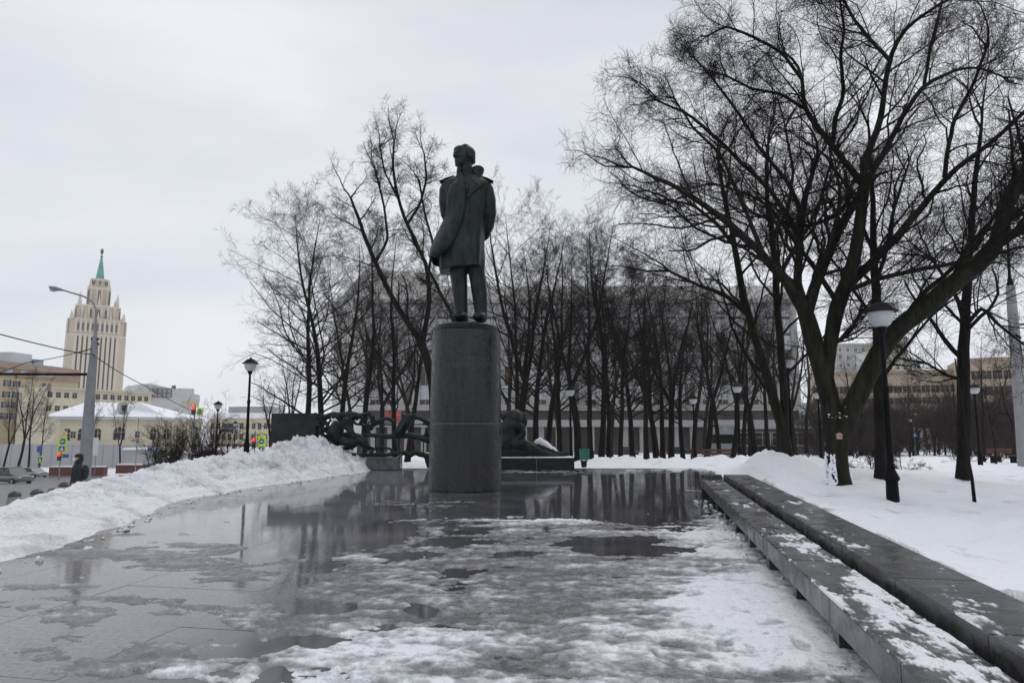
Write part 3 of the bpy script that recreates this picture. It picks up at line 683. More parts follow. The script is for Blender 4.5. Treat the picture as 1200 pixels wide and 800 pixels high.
# sleeves
def limb2(pts): b.tube([S(u, v, dy) for u, v, dy, r in pts], [r * UM for *_, r in pts], 16)
limb2([(156, 190, 0, 22), (146, 218, .0, 25), (143, 262, .05, 26), (147, 305, .16, 25), (160, 338, .3, 23), (186, 364, .46, 20)])
limb2([(308, 190, 0, 22), (319, 218, 0, 25), (324, 262, .04, 27), (327, 312, .1, 26), (320, 354, .24, 23), (300, 390, .42, 20)])
fuse(b, 'greatcoat', M['bronze'], st, .018, 1, disp=.03, dscale=.35)
b = MB()
for v in (136, 146, 156, 166):
    b.lathe([(25 * UM, -.035), (32 * UM, 0), (25 * UM, .035)], c=S(230, v, .02), n=18)
fuse(b, 'neck_scarf', M['bronze'], st, .02, 2)
for (a, c_) in (((124, 187), (182, 163)), ((340, 187), (296, 166))):
    b = MB(); A_ = S(*a, 0); C_ = S(*c_, 0); b.tube([A_ + (0, 0, .0), (A_ + C_) / 2 + (0, 0, .01), C_], [.12, .11, .08], 12, flat=.3); b.build('epaulette', M['bronze'], st, True)
for v in (245, 285, 325, 370):
    b = MB(); b.ell(S(252 - (v - 245) * .02, v, -.44 - (v - 245) * .0004), (.03, .02, .03), n=10, k=6); b.build('button', M['bronze'], st, True)

# ------------------------------------------------------------------ bronze relief screen behind the pedestal
RY = 26.4
def Q(px, py, dy=0): return P(px, py, RY + dy)
def Z5(u, v): return 360 + u / 8, 460 + v / 8
sc_ = thing('bronze_relief_screen', 'openwork bronze relief screen with a figure fighting a beast, left behind the pedestal', 'sculpture', Q(345, 550))
b = MB(); a = Q(320, 484); c = Q(372, 484); b.span((a[0], RY - .17, 0), (c[0], RY + .17, a[2])); b.span((a[0] + .02, RY - .176, P(0, 500.5, RY)[2]), (c[0], RY - .16, P(0, 501, RY)[2]))
b.build('stone_panel', M['stone_dark'], sc_)
def zt(b, pts, r, dy=0, n=10):
    pts = [np.array(p, float) for p in pts]; b.tube([Q(*Z5(p[0], p[1]), dy + (p[2] if len(p) > 2 else 0)) for p in pts], [rr * RY / FPX / 8 for rr in (r if hasattr(r, '__len__') else [r] * len(pts))], n)
b = MB()   # oak branches
zt(b, [(60, 205), (110, 230), (170, 225), (240, 205), (330, 212), (430, 205), (490, 215), (530, 205), (570, 200), (612, 225), (612, 290), (600, 352)], [26, 30, 26, 28, 32, 30, 26, 20, 22, 26, 22, 14])
zt(b, [(420, 240), (440, 280), (480, 300), (520, 255), (545, 225)], 14); zt(b, [(450, 302), (560, 306), (700, 303), (830, 300)], 8)
zt(b, [(610, 270), (660, 268), (700, 255), (740, 240), (790, 256), (840, 275)], [14, 20, 22, 18, 20, 16])
for k in range(64):
    u = rng.uniform(-10, 620) if k % 3 == 0 else rng.uniform(-10, 260); v = rng.uniform(195, 400) if u < 260 else rng.uniform(195, 290); zt(b, [(u, v), (u + rng.uniform(-50, 50), v + rng.uniform(-40, 40)), (u + rng.uniform(-60, 60), v + rng.uniform(-50, 60))], [9, 13, 5], rng.uniform(-.15, .15))
zt(b, [(40, 330), (60, 390), (30, 460)], 30); zt(b, [(0, 230), (-20, 330), (10, 440)], 34); zt(b, [(560, 300), (570, 360), (600, 390)], 12); zt(b, [(190, 300), (200, 350), (205, 400)], 14)
zt(b, [(1010, 235), (1060, 240), (1100, 262), (1160, 282), (1220, 290)], [18, 20, 18, 16, 14]); zt(b, [(1000, 300), (1080, 296), (1170, 302)], 9)
zt(b, [(1160, 330), (1110, 350), (1100, 380), (1160, 400)], 18)
fuse(b, 'oak_branches', M['bronze_dark'], sc_, .035, 2, disp=.05, dscale=.15)
b = MB()   # youth leaning over the beast
zt(b, [(285, 270, -.2), (270, 315, -.25), (262, 370, -.25), (285, 430, -.2), (330, 460, -.1)], [38, 58, 62, 48, 40]); b.ell(Q(*Z5(365, 275), -.25), (.17, .17, .2))
zt(b, [(345, 300, -.2), (385, 325, -.25), (415, 370, -.3), (440, 420, -.3)], [34, 36, 30, 26]); zt(b, [(250, 320, -.2), (205, 360, -.25), (240, 420, -.3), (300, 440, -.3)], [30, 26, 22, 20])
zt(b, [(300, 440, -.1), (380, 470, -.2), (470, 450, -.2), (530, 480, -.1), (575, 520, 0)], [42, 40, 34, 30, 24])
fuse(b, 'struggling_figure', M['bronze'], sc_, .035, 3)
b = MB()   # beast
zt(b, [(330, 420, .1), (400, 415, .1), (480, 430, .1), (540, 480, .1), (590, 520, .1), (640, 525, .1)], [50, 56, 50, 40, 22, 12]); zt(b, [(470, 460), (430, 500), (360, 520), (300, 540)], [30, 26, 22, 18])
zt(b, [(260, 470), (250, 520), (290, 560), (380, 575)], [34, 34, 28, 22]); b.ell(Q(*Z5(245, 500), -.1), (.22, .2, .2))
fuse(b, 'leaping_beast', M['bronze_dark'], sc_, .035, 3)
b = MB(); zt(b, [(95, 400), (180, 402), (260, 405)], 16); zt(b, [(95, 440), (180, 445), (260, 450)], 15); zt(b, [(95, 395), (95, 450)], 15); fuse(b, 'carved_beam', M['bronze_dark'], sc_, .03, 1)
b = MB(); zt(b, [(360, 590), (460, 588), (600, 582), (740, 580), (850, 574), (920, 562), (960, 590), (1010, 560), (1060, 575), (1120, 590), (1180, 600)], [30, 24, 20, 20, 20, 24, 26, 26, 28, 24, 22])
zt(b, [(590, 560), (640, 520), (710, 512), (780, 525), (815, 560), (830, 600)], 13); zt(b, [(700, 515), (705, 580)], 9); zt(b, [(655, 520), (660, 580)], 9); zt(b, [(1120, 590), (1130, 640), (1150, 700)], 26)
fuse(b, 'lower_rail', M['bronze_dark'], sc_, .03, 2)
b = MB(); zt(b, [(540, 395), (640, 400), (760, 410), (860, 405), (960, 400), (1060, 420), (1130, 440), (1200, 470)], [16, 22, 26, 28, 30, 34, 36, 38]); fuse(b, 'outstretched_arm', M['bronze'], sc_, .03, 2)
for sg in ((600, 690, 398), (890, 1020, 392), (1060, 1110, 420)):
    b = MB(); zt(b, [(sg[0], sg[2] - 4, -.05), ((sg[0] + sg[1]) / 2, sg[2] + 2, -.05), (sg[1], sg[2] + 12, -.05)], [4, 9, 5]); b.build('settled_snow', M['snow'], sc_, True)
b = MB(); g_ = [[Q(*Z5(900, 190), -.15), Q(*Z5(955, 205), -.25), Q(*Z5(1015, 200), -.1)], [Q(*Z5(865, 270), -.3), Q(*Z5(920, 285), -.42), Q(*Z5(975, 280), -.2)], [Q(*Z5(820, 350), -.3), Q(*Z5(868, 360), -.4), Q(*Z5(925, 350), -.2)], [Q(*Z5(775, 410), -.15), Q(*Z5(820, 425), -.2), Q(*Z5(875, 415), -.1)]]
b.sheet(g_, (0, 1, 0), .14); zt(b, [(895, 200, -.1), (900, 230, -.2)], 18); zt(b, [(1010, 195, -.1), (985, 250, -.1), (930, 340, -.2), (880, 400, -.1)], 14)
fuse(b, 'spread_wing', M['bronze'], sc_, .03, 2, disp=.03, dscale=.2)
for (u, v0, v1) in ((862, 400, 560), (720, 310, 400), (560, 300, 560), (640, 420, 520), (1090, 440, 560)):
    b = MB(); zt(b, [(u, v0), (u, v1)], 6); b.build('upright_rod', M['bronze_dark'], sc_, True)
for (u, v) in ((500, 640),):
    b = MB(); a = Q(421, 540); b.box((a[0], RY, .45), (.16, .2, .95)); b.build('stone_foot', M['granite_dark'], sc_)
# grey block in front of the screen
gb = thing('granite_block', 'plain grey granite block standing on the square below the openwork screen', 'stone block', (P(449, 549, 26)[0], 26.0, 0))
b = chamfer_box(SZ(36, 26), .5, P(0, 535.5, 25.75)[2], .02); b.build('block', M['granite'], gb, world=False)
b = MB(); b.box((SZ(18, 26) + .04, .02, .3), (.07, .5, .6)); b.build('side_slab', M['granite_dark'], gb, world=False)

# reclining figure to the right of the pedestal
def Z6(u, v): return 580 + u / 8, 460 + v / 8
def z6(b, pts, r, n=12):
    b.tube([Q(*Z6(p[0], p[1]), p[2] if len(p) > 2 else 0) for p in pts], [rr * RY / FPX / 8 for rr in r], n)
rf = thing('reclining_bronze_figure', 'brooding bronze winged figure leaning on rocks, right behind the pedestal', 'sculpture', Q(631, 548))
b = MB()
b.ell(Q(*Z6(205, 235), -.1), (.24, .25, .29)); b.ell(Q(*Z6(185, 200), 0), (.27, .27, .2))
z6(b, [(90, 280, .1), (130, 330, 0), (140, 400, 0), (120, 470, 0)], [70, 85, 80, 80]); z6(b, [(130, 300, -.1), (200, 300, -.2), (250, 330, -.2), (262, 390, -.2), (215, 430, -.25)], [40, 44, 40, 36, 26])
z6(b, [(60, 230, .1), (110, 215, .1), (160, 240, 0)], [38, 40, 40]); z6(b, [(60, 500, 0), (180, 470, -.1), (260, 480, -.15), (340, 520, -.1), (430, 560, 0), (520, 590, 0)], [60, 62, 58, 46, 34, 20])
z6(b, [(200, 175, .1), (270, 210, .05), (285, 270, 0), (270, 330, 0)], [22, 24, 22, 20])
fuse(b, 'figure', M['bronze'], rf, .035, 3, disp=.04, dscale=.25)
b = MB()
z6(b, [(40, 560, 0), (200, 545, 0), (320, 545, 0), (450, 570, 0), (590, 595, 0)], [60, 58, 52, 36, 14]); z6(b, [(380, 520, .3), (450, 530, .3), (540, 560, .3), (620, 580, .2), (700, 570, .2)], [40, 50, 40, 26, 22])
fuse(b, 'rocks', M['bronze_dark'], rf, .04, 1, disp=.1, dscale=.3)
b = MB(); z6(b, [(370, 470, .25), (420, 450, .25), (480, 490, .25), (555, 530, .25), (590, 550, .2)], [18, 34, 34, 16, 12]); fuse(b, 'snow_cap', M['snow'], rf, .03, 1, disp=.06, dscale=.12)
b = MB(); z6(b, [(140, 438, -.15), (190, 432, -.15), (240, 440, -.15)], [6, 12, 6]); b.build('settled_snow', M['snow'], rf, True)
b = MB(); a = Q(560, 535.5, -.55); c = Q(673, 535.5, -.55)
b.span((a[0], RY - .55, 0), (c[0], RY + .6, a[2] - .03)); b.build('base_block', M['stone_dark'], rf)
b = MB(); b.span((a[0] + .02, RY - .53, a[2] - .028), (c[0] - .03, RY + .58, a[2] + .0)); b.build('snow_layer', M['snow'], rf)
b = MB(); b.span((Q(628, 540)[0] - .006, RY - .556, .02), (Q(628, 540)[0] + .006, RY - .552, a[2] - .05)); b.build('joint', M['plinth_line'], rf)

# ------------------------------------------------------------------ park lamps
def make_lamp():
    r = thing('park_lamp', 'park lamp', 'street lamp')
    b = MB(); b.lathe([(.135, 0), (.135, .05), (.115, .08), (.108, .42), (.10, .70), (.125, .72), (.14, .76), (.12, .80), (.085, .88), (.07, .92), (.09, .96), (.06, 1.0)], n=12); b.build('base', M['black_iron'], r, True, False)
    b = MB(); b.lathe([(.056, 1.0), (.05, 2.3), (.062, 2.32), (.062, 2.42), (.045, 2.44), (.04, 3.4), (.075, 3.42), (.085, 3.48), (.10, 3.52), (.06, 3.53)], n=12); b.build('post', M['black_iron'], r, True, False)
    b = MB(); b.lathe([(.10, 3.525), (.16, 3.57), (.205, 3.66), (.22, 3.76), (.222, 3.80)], n=20); b.build('lamp_glass', M['lamp_glass'], r, True, False)
    b = MB(); b.lathe([(.30, 3.80), (.31, 3.815), (.24, 3.86), (.20, 3.90), (.14, 3.96), (.05, 3.99), (.03, 4.03), (.005, 4.06)], n=24); b.build('cap', M['black_iron'], r, True, False)
    return r
lamp0 = make_lamp(); used = False
def lamp(px, pytop, d, label, zoff=None):
    global used
    o = lamp0 if not used else copy_tree(lamp0); used = True
    t = P(px, pytop, d); o.location = (float(t[0]), d, float(t[2]) - 4.06); o['label'] = label; o['group'] = 'park lamps with bowl glass'
lamp(1030.5, 350, 12.6, 'nearest black park lamp with frosted bowl, standing in snow before the biggest tree')
lamp(294, 418, 25.6, 'black park lamp rising out of the left snow bank beside the bronze screen')
lamp(256, 469, 42, 'smaller dark park lamp amid shrubs behind the left snow bank')
lamp(276, 493, 72, 'distant thin park lamp between two larger ones at the left street')
lamp(922, 413, 23.5, 'park lamp beside the leaning twin-stemmed tree left of the biggest tree')
lamp(958, 454, 32.5, 'park lamp standing in snow just left of the biggest tree trunk')
lamp(863.5, 447, 33, 'park lamp among dense trunks behind the end of the benches')
lamp(812, 462, 38, 'slim park lamp standing on snow at the far edge of the square')
lamp(668, 451, 33, 'park lamp right of the reclining bronze figure and by the green bin')
lamp(485, 476, 58, 'park lamp showing its pale bowl above the bronze wing')
lamp(876, 478, 55, 'small park lamp deep among trunks beyond the bench end')
lamp(1141, 448, 32, 'park lamp just right of the straight dark trunk at the right')
lamp(1067, 488, 72, 'far park lamp beside the blue crossing sign')
lamp(1105, 492, 80, 'far park lamp standing right of the distant walker')
lamp(1072, 482, 92, 'farthest park lamp before the ochre building')

# ------------------------------------------------------------------ trees
def nrm(v): return v / (np.linalg.norm(v, axis=-1, keepdims=True) + 1e-9)
def polys(r, start, dirs, lens, r0, r1, seg, wander, upf, droop=0):
    n = len(start); pts = np.zeros((n, seg + 1, 3)); pts[:, 0] = start; d = nrm(dirs.copy()); st_ = (lens / seg)[:, None]
    for k in range(seg):
        pts[:, k + 1] = pts[:, k] + d * st_
        d = nrm(d + r.normal(0, wander, d.shape) + np.array((0, 0, upf - droop * k / seg)))
    t = np.linspace(0, 1, seg + 1)[None]; rad = r0[:, None] * (1 - t) + r1[:, None] * t
    return pts, rad
def spawn(r, pts, rad, k, lenf, rf, ang, t0, seg, wander, upf, droop=0, lmin=.1, endr=.35, tfall=.55, L=None, rmin=.0028):
    n, m, _ = pts.shape
    t = t0 + (1 - t0) * ((np.arange(k)[None] + r.random((n, k))) / k); f = t * (m - 1); i = np.minimum(f.astype(int), m - 2); u = (f - i)[..., None]
    ni = np.arange(n)[:, None]; a = pts[ni, i]; c = pts[ni, i + 1]; pos = a * (1 - u) + c * u; d = nrm(c - a)
    rl = rad[ni, i] * (1 - u[..., 0]) + rad[ni, i + 1] * u[..., 0]
    PL = np.linalg.norm(np.diff(pts, axis=1), axis=2).sum(1)[:, None] if L is None else L[:, None]
    ref = nrm(r.normal(size=d.shape)); perp = nrm(np.cross(d, ref))
    an = np.radians(r.normal(ang, 11, t.shape))[..., None]
    nd = nrm(d * np.cos(an) + perp * np.sin(an))
    ln = np.maximum(PL * lenf * (1.15 - tfall * t) * r.uniform(.6, 1.25, t.shape), lmin)
    r0 = np.maximum(rl * rf * r.uniform(.8, 1.1, t.shape), rmin)
    return polys(r, pos.reshape(-1, 3), nd.reshape(-1, 3), ln.ravel(), r0.ravel(), np.maximum(r0.ravel() * endr, rmin * .7), seg, wander, upf, droop)
def tubes(list_pr, sides):
    VV = []; QQ = []; off = 0
    for (pts, rad), s in zip(list_pr, sides):
        n, m, _ = pts.shape
        tg = nrm(np.gradient(pts, axis=1)); md = nrm(pts[:, -1] - pts[:, 0])[:, None]; ref = np.where(np.abs(md[..., 2:3]) < .75, np.array((.1, .05, 1.)), np.array((.35, -1., .05))); ref = np.broadcast_to(ref, tg.shape)
        a = nrm(np.cross(tg, ref)); b_ = np.cross(a, tg)
        th = 2 * math.pi * np.arange(s) / s
        ring_ = pts[:, :, None] + rad[:, :, None, None] * (a[:, :, None] * np.cos(th)[None, None, :, None] + b_[:, :, None] * np.sin(th)[None, None, :, None])
        VV.append(ring_.reshape(-1, 3))
        base = (np.arange(n)[:, None, None] * m + np.arange(m - 1)[None, :, None]) * s + off; j = np.arange(s)[None, None]; j2 = (j + 1) % s
        QQ.append(np.stack([base + j, base + j2, base + s + j2, base + s + j], -1).reshape(-1, 4)); off += n * m * s
    return np.concatenate(VV), np.concatenate(QQ)
TRI = [0]
def tree_meshes(kind, seed, H, density=1.0, twig='twig', rmin=.003):
    r = np.random.default_rng(seed); z3 = np.zeros((1, 3))
    if kind == 'upright':
        R0 = H * .0135; tr = polys(r, z3, np.array([(r.normal(0, .03), r.normal(0, .03), 1.)]), np.array([H * .93]), np.array([R0]), np.array([R0 * .08]), 16, .045, .05)
        tr[1][0] = R0 * (1 - np.linspace(0, 1, 17) ** 1.15 * .93); tr[1][0, 0] *= 1.35; trunks = [tr]
        l1 = spawn(r, *tr, 22, .32, .42, 46, .34, 8, .10, .12, tfall=.75, rmin=rmin)
    elif kind == 'forked':
        R0 = H * .0155; hh = H * r.uniform(.22, .34); tr = polys(r, z3, np.array([(r.normal(0, .06), r.normal(0, .06), 1.)]), np.array([hh]), np.array([R0]), np.array([R0 * .85]), 6, .04, .05)
        tr[1][0, 0] *= 1.3; k = r.integers(3, 5); an = r.random() * 6 + np.arange(k) * 2 * math.pi / k; sp = r.uniform(.25, .5, k)
        l0 = polys(r, np.repeat(tr[0][:, -1], k, 0), np.stack([np.cos(an) * sp, np.sin(an) * sp, np.ones(k)], 1), np.full(k, H * .70) * r.uniform(.8, 1.05, k), np.full(k, R0 * .62), np.full(k, R0 * .06), 14, .07, .06)
        trunks = [tr, l0]; l1 = spawn(r, *l0, 10, .32, .45, 40, .2, 7, .11, .10, tfall=.7, rmin=rmin)
    elif kind == 'spreading':
        R0 = H * .0125; tr = polys(r, z3, np.array([(r.normal(0, .03), r.normal(0, .03), 1.)]), np.array([H * .93]), np.array([R0]), np.array([R0 * .08]), 16, .045, .05)
        tr[1][0] = R0 * (1 - np.linspace(0, 1, 17) ** 1.1 * .93); tr[1][0, 0] *= 1.35; trunks = [tr]
        l1 = spawn(r, *tr, 30, .40, .42, 58, .2, 9, .11, .05, .05, tfall=.6, rmin=rmin)
    else:   # slim
        R0 = H * .0105; tr = polys(r, z3, np.array([(r.normal(0, .05), r.normal(0, .05), 1.)]), np.array([H * .95]), np.array([R0]), np.array([R0 * .08]), 16, .05, .05)
        tr[1][0, 0] *= 1.3; trunks = [tr]; l1 = spawn(r, *tr, 18, .22, .4, 38, .38, 7, .09, .12, tfall=.55, rmin=rmin)
    l2 = spawn(r, *l1, int(9 * density), .42, .5, 44, .14, 5, .15, .07, tfall=.5, rmin=rmin)
    l3 = spawn(r, *l2, int(7 * density), .46, .5, 44, .12, 3, .2, .06, .05, rmin=rmin)
    l4 = spawn(r, *l3, 4, .55, .6, 42, .15, 2, .22, .06, .1, lmin=.22, rmin=rmin)
    V1, Q1 = tubes(trunks, [10, 8][:len(trunks)]); V2, Q2 = tubes([l1, l2, l3, l4], [6, 4, 3, 3]); TRI[0] += 2 * (len(Q1) + len(Q2))
    return mesh_np('trunk', V1, Q1, mats=[M['bark']], smooth=True), mesh_np('crown', V2, Q2, mats=[M[twig]], smooth=True)
KINDS = {}
for i, (k, s, H, dn, tw) in enumerate((('upright', 11, 13, 1.15, 'twig'), ('upright', 12, 14, 1.0, 'twig'), ('forked', 13, 15, .8, 'twig'), ('forked', 14, 14, .8, 'twig'), ('slim', 15, 14, .9, 'twig'),
                                ('forked', 16, 15, .6, 'twig_red'), ('upright', 17, 14, .6, 'twig_red'), ('slim', 18, 15, .65, 'twig_red'), ('spreading', 19, 12.5, 1.0, 'twig'), ('spreading', 20, 12.5, .9, 'twig'))):
    KINDS[i] = (H, tree_meshes(k, s, H, dn, tw, (.0035 if tw == 'twig' else .0042)))
def tree(px, d, pytop, kind, label, group=None, rz=None, lean=(0, 0), wide=1.0, zb=None):
    H, (m1, m2) = KINDS[kind]; xw = P(px, 500, d)[0]; zg = float(terrain_z(np.array([xw]), np.array([d]))[0]) - .08 if zb is None else zb
    ht = P(px, pytop, d)[2] - zg; s = ht / H
    o = thing('bare_tree', label, 'tree', (xw, d, zg), rng.uniform(0, 6.28) if rz is None else rz, group)
    if lean == (0, 0): lean = (float(rng.normal(0, .035)), float(rng.normal(0, .035)))
    o.rotation_euler = (lean[0], lean[1], o.rotation_euler[2]); o.scale = (s * wide, s * wide, s)
    link_mesh('trunk', m1, o); link_mesh('crown', m2, o); return o
# left group behind the screen
tree(357, 33, 236, 8, 'bare tree rising behind the left end of the granite panel', wide=1.0)
tree(379, 36, 232, 9, 'second bare tree from the left, behind the middle of the granite panel')
tree(399, 44, 256, 8, 'slim bare tree behind the tangled bronze branches')
tree(427, 40, 250, 6, 'bare tree rising behind the bronze ring of the screen', wide=.9)
tree(412, 52, 300, 7, 'slender tree behind the struggling bronze figure')
tree(464, 41, 262, 9, 'bare tree with low curving limbs behind the red hoarding', wide=.9)
tree(478, 50, 300, 0, 'bare tree whose trunk stands behind the bronze wing')
tree(448, 60, 330, 5, 'bare forked tree far behind the bronze wing')
tree(340, 62, 400, 3, 'small far tree left of the granite panel', wide=.8)
tree(318, 40, 442, 2, 'young low tree between the left lamp and the granite panel', wide=1.3)
# trees right behind the pedestal
tree(603, 34, 216, 9, 'tallest bare tree just right of the statue', wide=.72)
tree(614, 38, 240, 3, 'bare tree just right of the pedestal with upright leader')
spec = [(627, 40, 250, 9), (641, 47, 270, 6), (655, 44, 280, 8), (676, 36, 262, 3), (692, 52, 280, 0), (704, 42, 250, 9), (713, 44, 275, 4), (726, 37, 296, 8), (741, 50, 285, 9), (757, 55, 305, 6), (768, 44, 296, 8), (776, 50, 306, 0), (786, 43, 298, 5), (799, 48, 312, 9), (812, 56, 318, 6), (826, 44, 316, 2), (843, 41, 314, 8), (856, 40, 322, 3), (870, 50, 330, 6), (884, 44, 330, 5), (899, 48, 340, 0), (912, 60, 345, 6), (930, 58, 350, 5), (944, 66, 352, 6)]
names = ['behind the reclining figure', 'just left of the lamp by the reclining figure', 'at the lamp by the reclining figure', 'leaning over the green bin', 'right of the green bin', 'above the small black pot, thick and straight', 'right beside the thick straight trunk', 'with a bare pale-footed leaning trunk near the square edge', 'between the leaning trunk and the dense cluster', 'at the left of the dense trunk cluster', 'forked at the left of the dense cluster', 'in the middle of the dense cluster', 'reddish at the right of the dense cluster', 'just left of the slim lamp on the snow', 'behind the slim lamp on the snow', 'right of the slim lamp, forked low', 'left trunk of the pair at the rusty bench', 'right trunk of the pair at the rusty bench', 'behind the lamp at the bench end', 'in front of the evergreen shrub', 'left of the leaning twin-stemmed tree', 'behind the leaning twin-stemmed tree', 'at the right end of the office block', 'seen just left of the biggest trunk']
for (px, d, t, k), nm in zip(spec, names): tree(px, d, t + 2, k, 'bare grove tree ' + nm, 'trees of the grove behind the square')
ORD = ['first','second','third','fourth','fifth','sixth','seventh','eighth','ninth','tenth','eleventh','twelfth','thirteenth','fourteenth','fifteenth','sixteenth','seventeenth','eighteenth','nineteenth','twentieth','twenty-first','twenty-second','twenty-third','twenty-fourth','twenty-fifth','twenty-sixth','twenty-seventh','twenty-eighth','twenty-ninth','thirtieth','thirty-first','thirty-second','thirty-third','thirty-fourth','thirty-fifth','thirty-sixth']
r3 = np.random.default_rng(21)
for i in range(9):
    px = 425 + i * 57 + r3.uniform(-5, 5); d = r3.uniform(64, 92)
    tree(px, d, 338 + r3.uniform(-14, 26), int(r3.choice([5, 6, 7, 3])), 'bare rear-row grove tree before the grey office block, ' + ORD[i] + ' from the left', 'rear rows of the grove')
for i, px in enumerate(range(985, 1215, 13)):
    d = r3.uniform(60, 105)
    tree(px + r3.uniform(-5, 5), d, 425 + r3.uniform(-20, 35) + (30 if 1040 < px < 1120 else 0), int(r3.choice([5, 6, 7])), 'reddish bare tree before the ochre buildings, ' + ORD[i] + ' from the left in that row', 'reddish trees at the right', wide=1.25)
tree(1150, 46, 380, 6, 'slender tree between the straight trunk and the concrete pole', wide=.7)
tree(1164, 38, 430, 4, 'thin dark tree left of the concrete pole', wide=.9)
tree(1185, 55, 400, 5, 'bare tree behind the concrete pole', wide=.9)

def hero(name_label, limbs, d, seed, base=None, kk=(10, 7, 6, 3), bark='bark_green', lf=.5, rmin=.0032, wand=.2, sub=1.0, tipn=3, twl=.3, label=None, snow=None):
    r = np.random.default_rng(seed); b0 = P(*limbs[0][0][0][:2], d)
    o = thing('bare_tree', name_label, 'tree', (b0[0], d, b0[2])); off = np.array((b0[0], d, b0[2]))
    trunks = []; subs = []; tips = []
    for pts, dy1, istr in limbs:
        p = np.array([(*P(q[0], q[1], d), q[2]) for q in pts]); n = len(p)
        L_ = np.concatenate([[0], np.cumsum(np.linalg.norm(np.diff(p[:, :3], axis=0), axis=1))]); tt = np.linspace(0, 1, 17)
        q = np.stack([np.interp(tt, L_ / L_[-1], p[:, k]) for k in range(4)], 1)
        for _ in range(1): q[1:-1] = q[:-2] * .2 + q[1:-1] * .6 + q[2:] * .2
        dy0, dyy = dy1 if isinstance(dy1, tuple) else (0, dy1)
        dep = dy0 + (dyy - dy0) * tt ** 1.2
        q[:, :3] = (q[:, :3] - np.array((0, 0, CAMZ))) * ((d + dep) / d)[:, None] + np.array((0, 0, CAMZ))
        rad = q[:, 3] / 2 * d / FPX; pt = q[:, :3] - off
        if not istr: pt[2:-1] += r.normal(0, .012, pt[2:-1].shape) * L_[-1] / 8
        trunks.append((pt[None], rad[None]))
        if not istr: subs.append((pt, rad)); 
        if not istr: tips.append((pt[-1], pt[-1] - pt[-3], rad[-1]))
    Ps = np.array([s[0] for s in subs]); Rs = np.array([s[1] for s in subs])
    Lr = np.clip(Rs.mean(1) * 62 + 1.2, 1.2, 5.5) * sub
    l1 = spawn(r, Ps, Rs, kk[0], lf, .42, 42, .12, 8, wand * .7, .05, L=Lr, tfall=.35, rmin=rmin * 2)
    tp = np.repeat(np.array([t[0] for t in tips]), tipn, 0); tdir = nrm(np.repeat(np.array([t[1] for t in tips]), tipn, 0)) + r.normal(0, .38, (len(tp), 3)); tr_ = np.repeat(np.array([t[2] for t in tips]), tipn)
    l1b = polys(r, tp, tdir, np.clip(tr_ * 60 + .6, .6, 3) * r.uniform(.7, 1.1, len(tp)) * sub, np.maximum(tr_ * .75, rmin * 2), np.full(len(tp), rmin * 1.5), 8, wand * .8, .04)
    l1 = (np.concatenate([l1[0], l1b[0]]), np.concatenate([l1[1], l1b[1]]))
    l2 = spawn(r, *l1, kk[1], .42, .5, 46, .12, 5, wand, .03, .04, tfall=.4, rmin=rmin * 1.4)
    l3 = spawn(r, *l2, kk[2], .46, .55, 46, .12, 3, wand * 1.2, .03, .06, rmin=rmin)
    l4 = spawn(r, *l3, kk[3], .6, .7, 42, .2, 2, wand * 1.3, .02, .08, lmin=twl, rmin=rmin)
    V1, Q1 = tubes(trunks, [10] * len(trunks)); V2, Q2 = tubes([l1, l2, l3, l4], [6, 4, 3, 3]); TRI[0] += 2 * (len(Q1) + len(Q2))
    link_mesh('trunk', mesh_np('trunk', V1, Q1, mats=[M[bark]], smooth=True), o); link_mesh('crown', mesh_np('crown', V2, Q2, mats=[M['twig']], smooth=True), o)
    return o
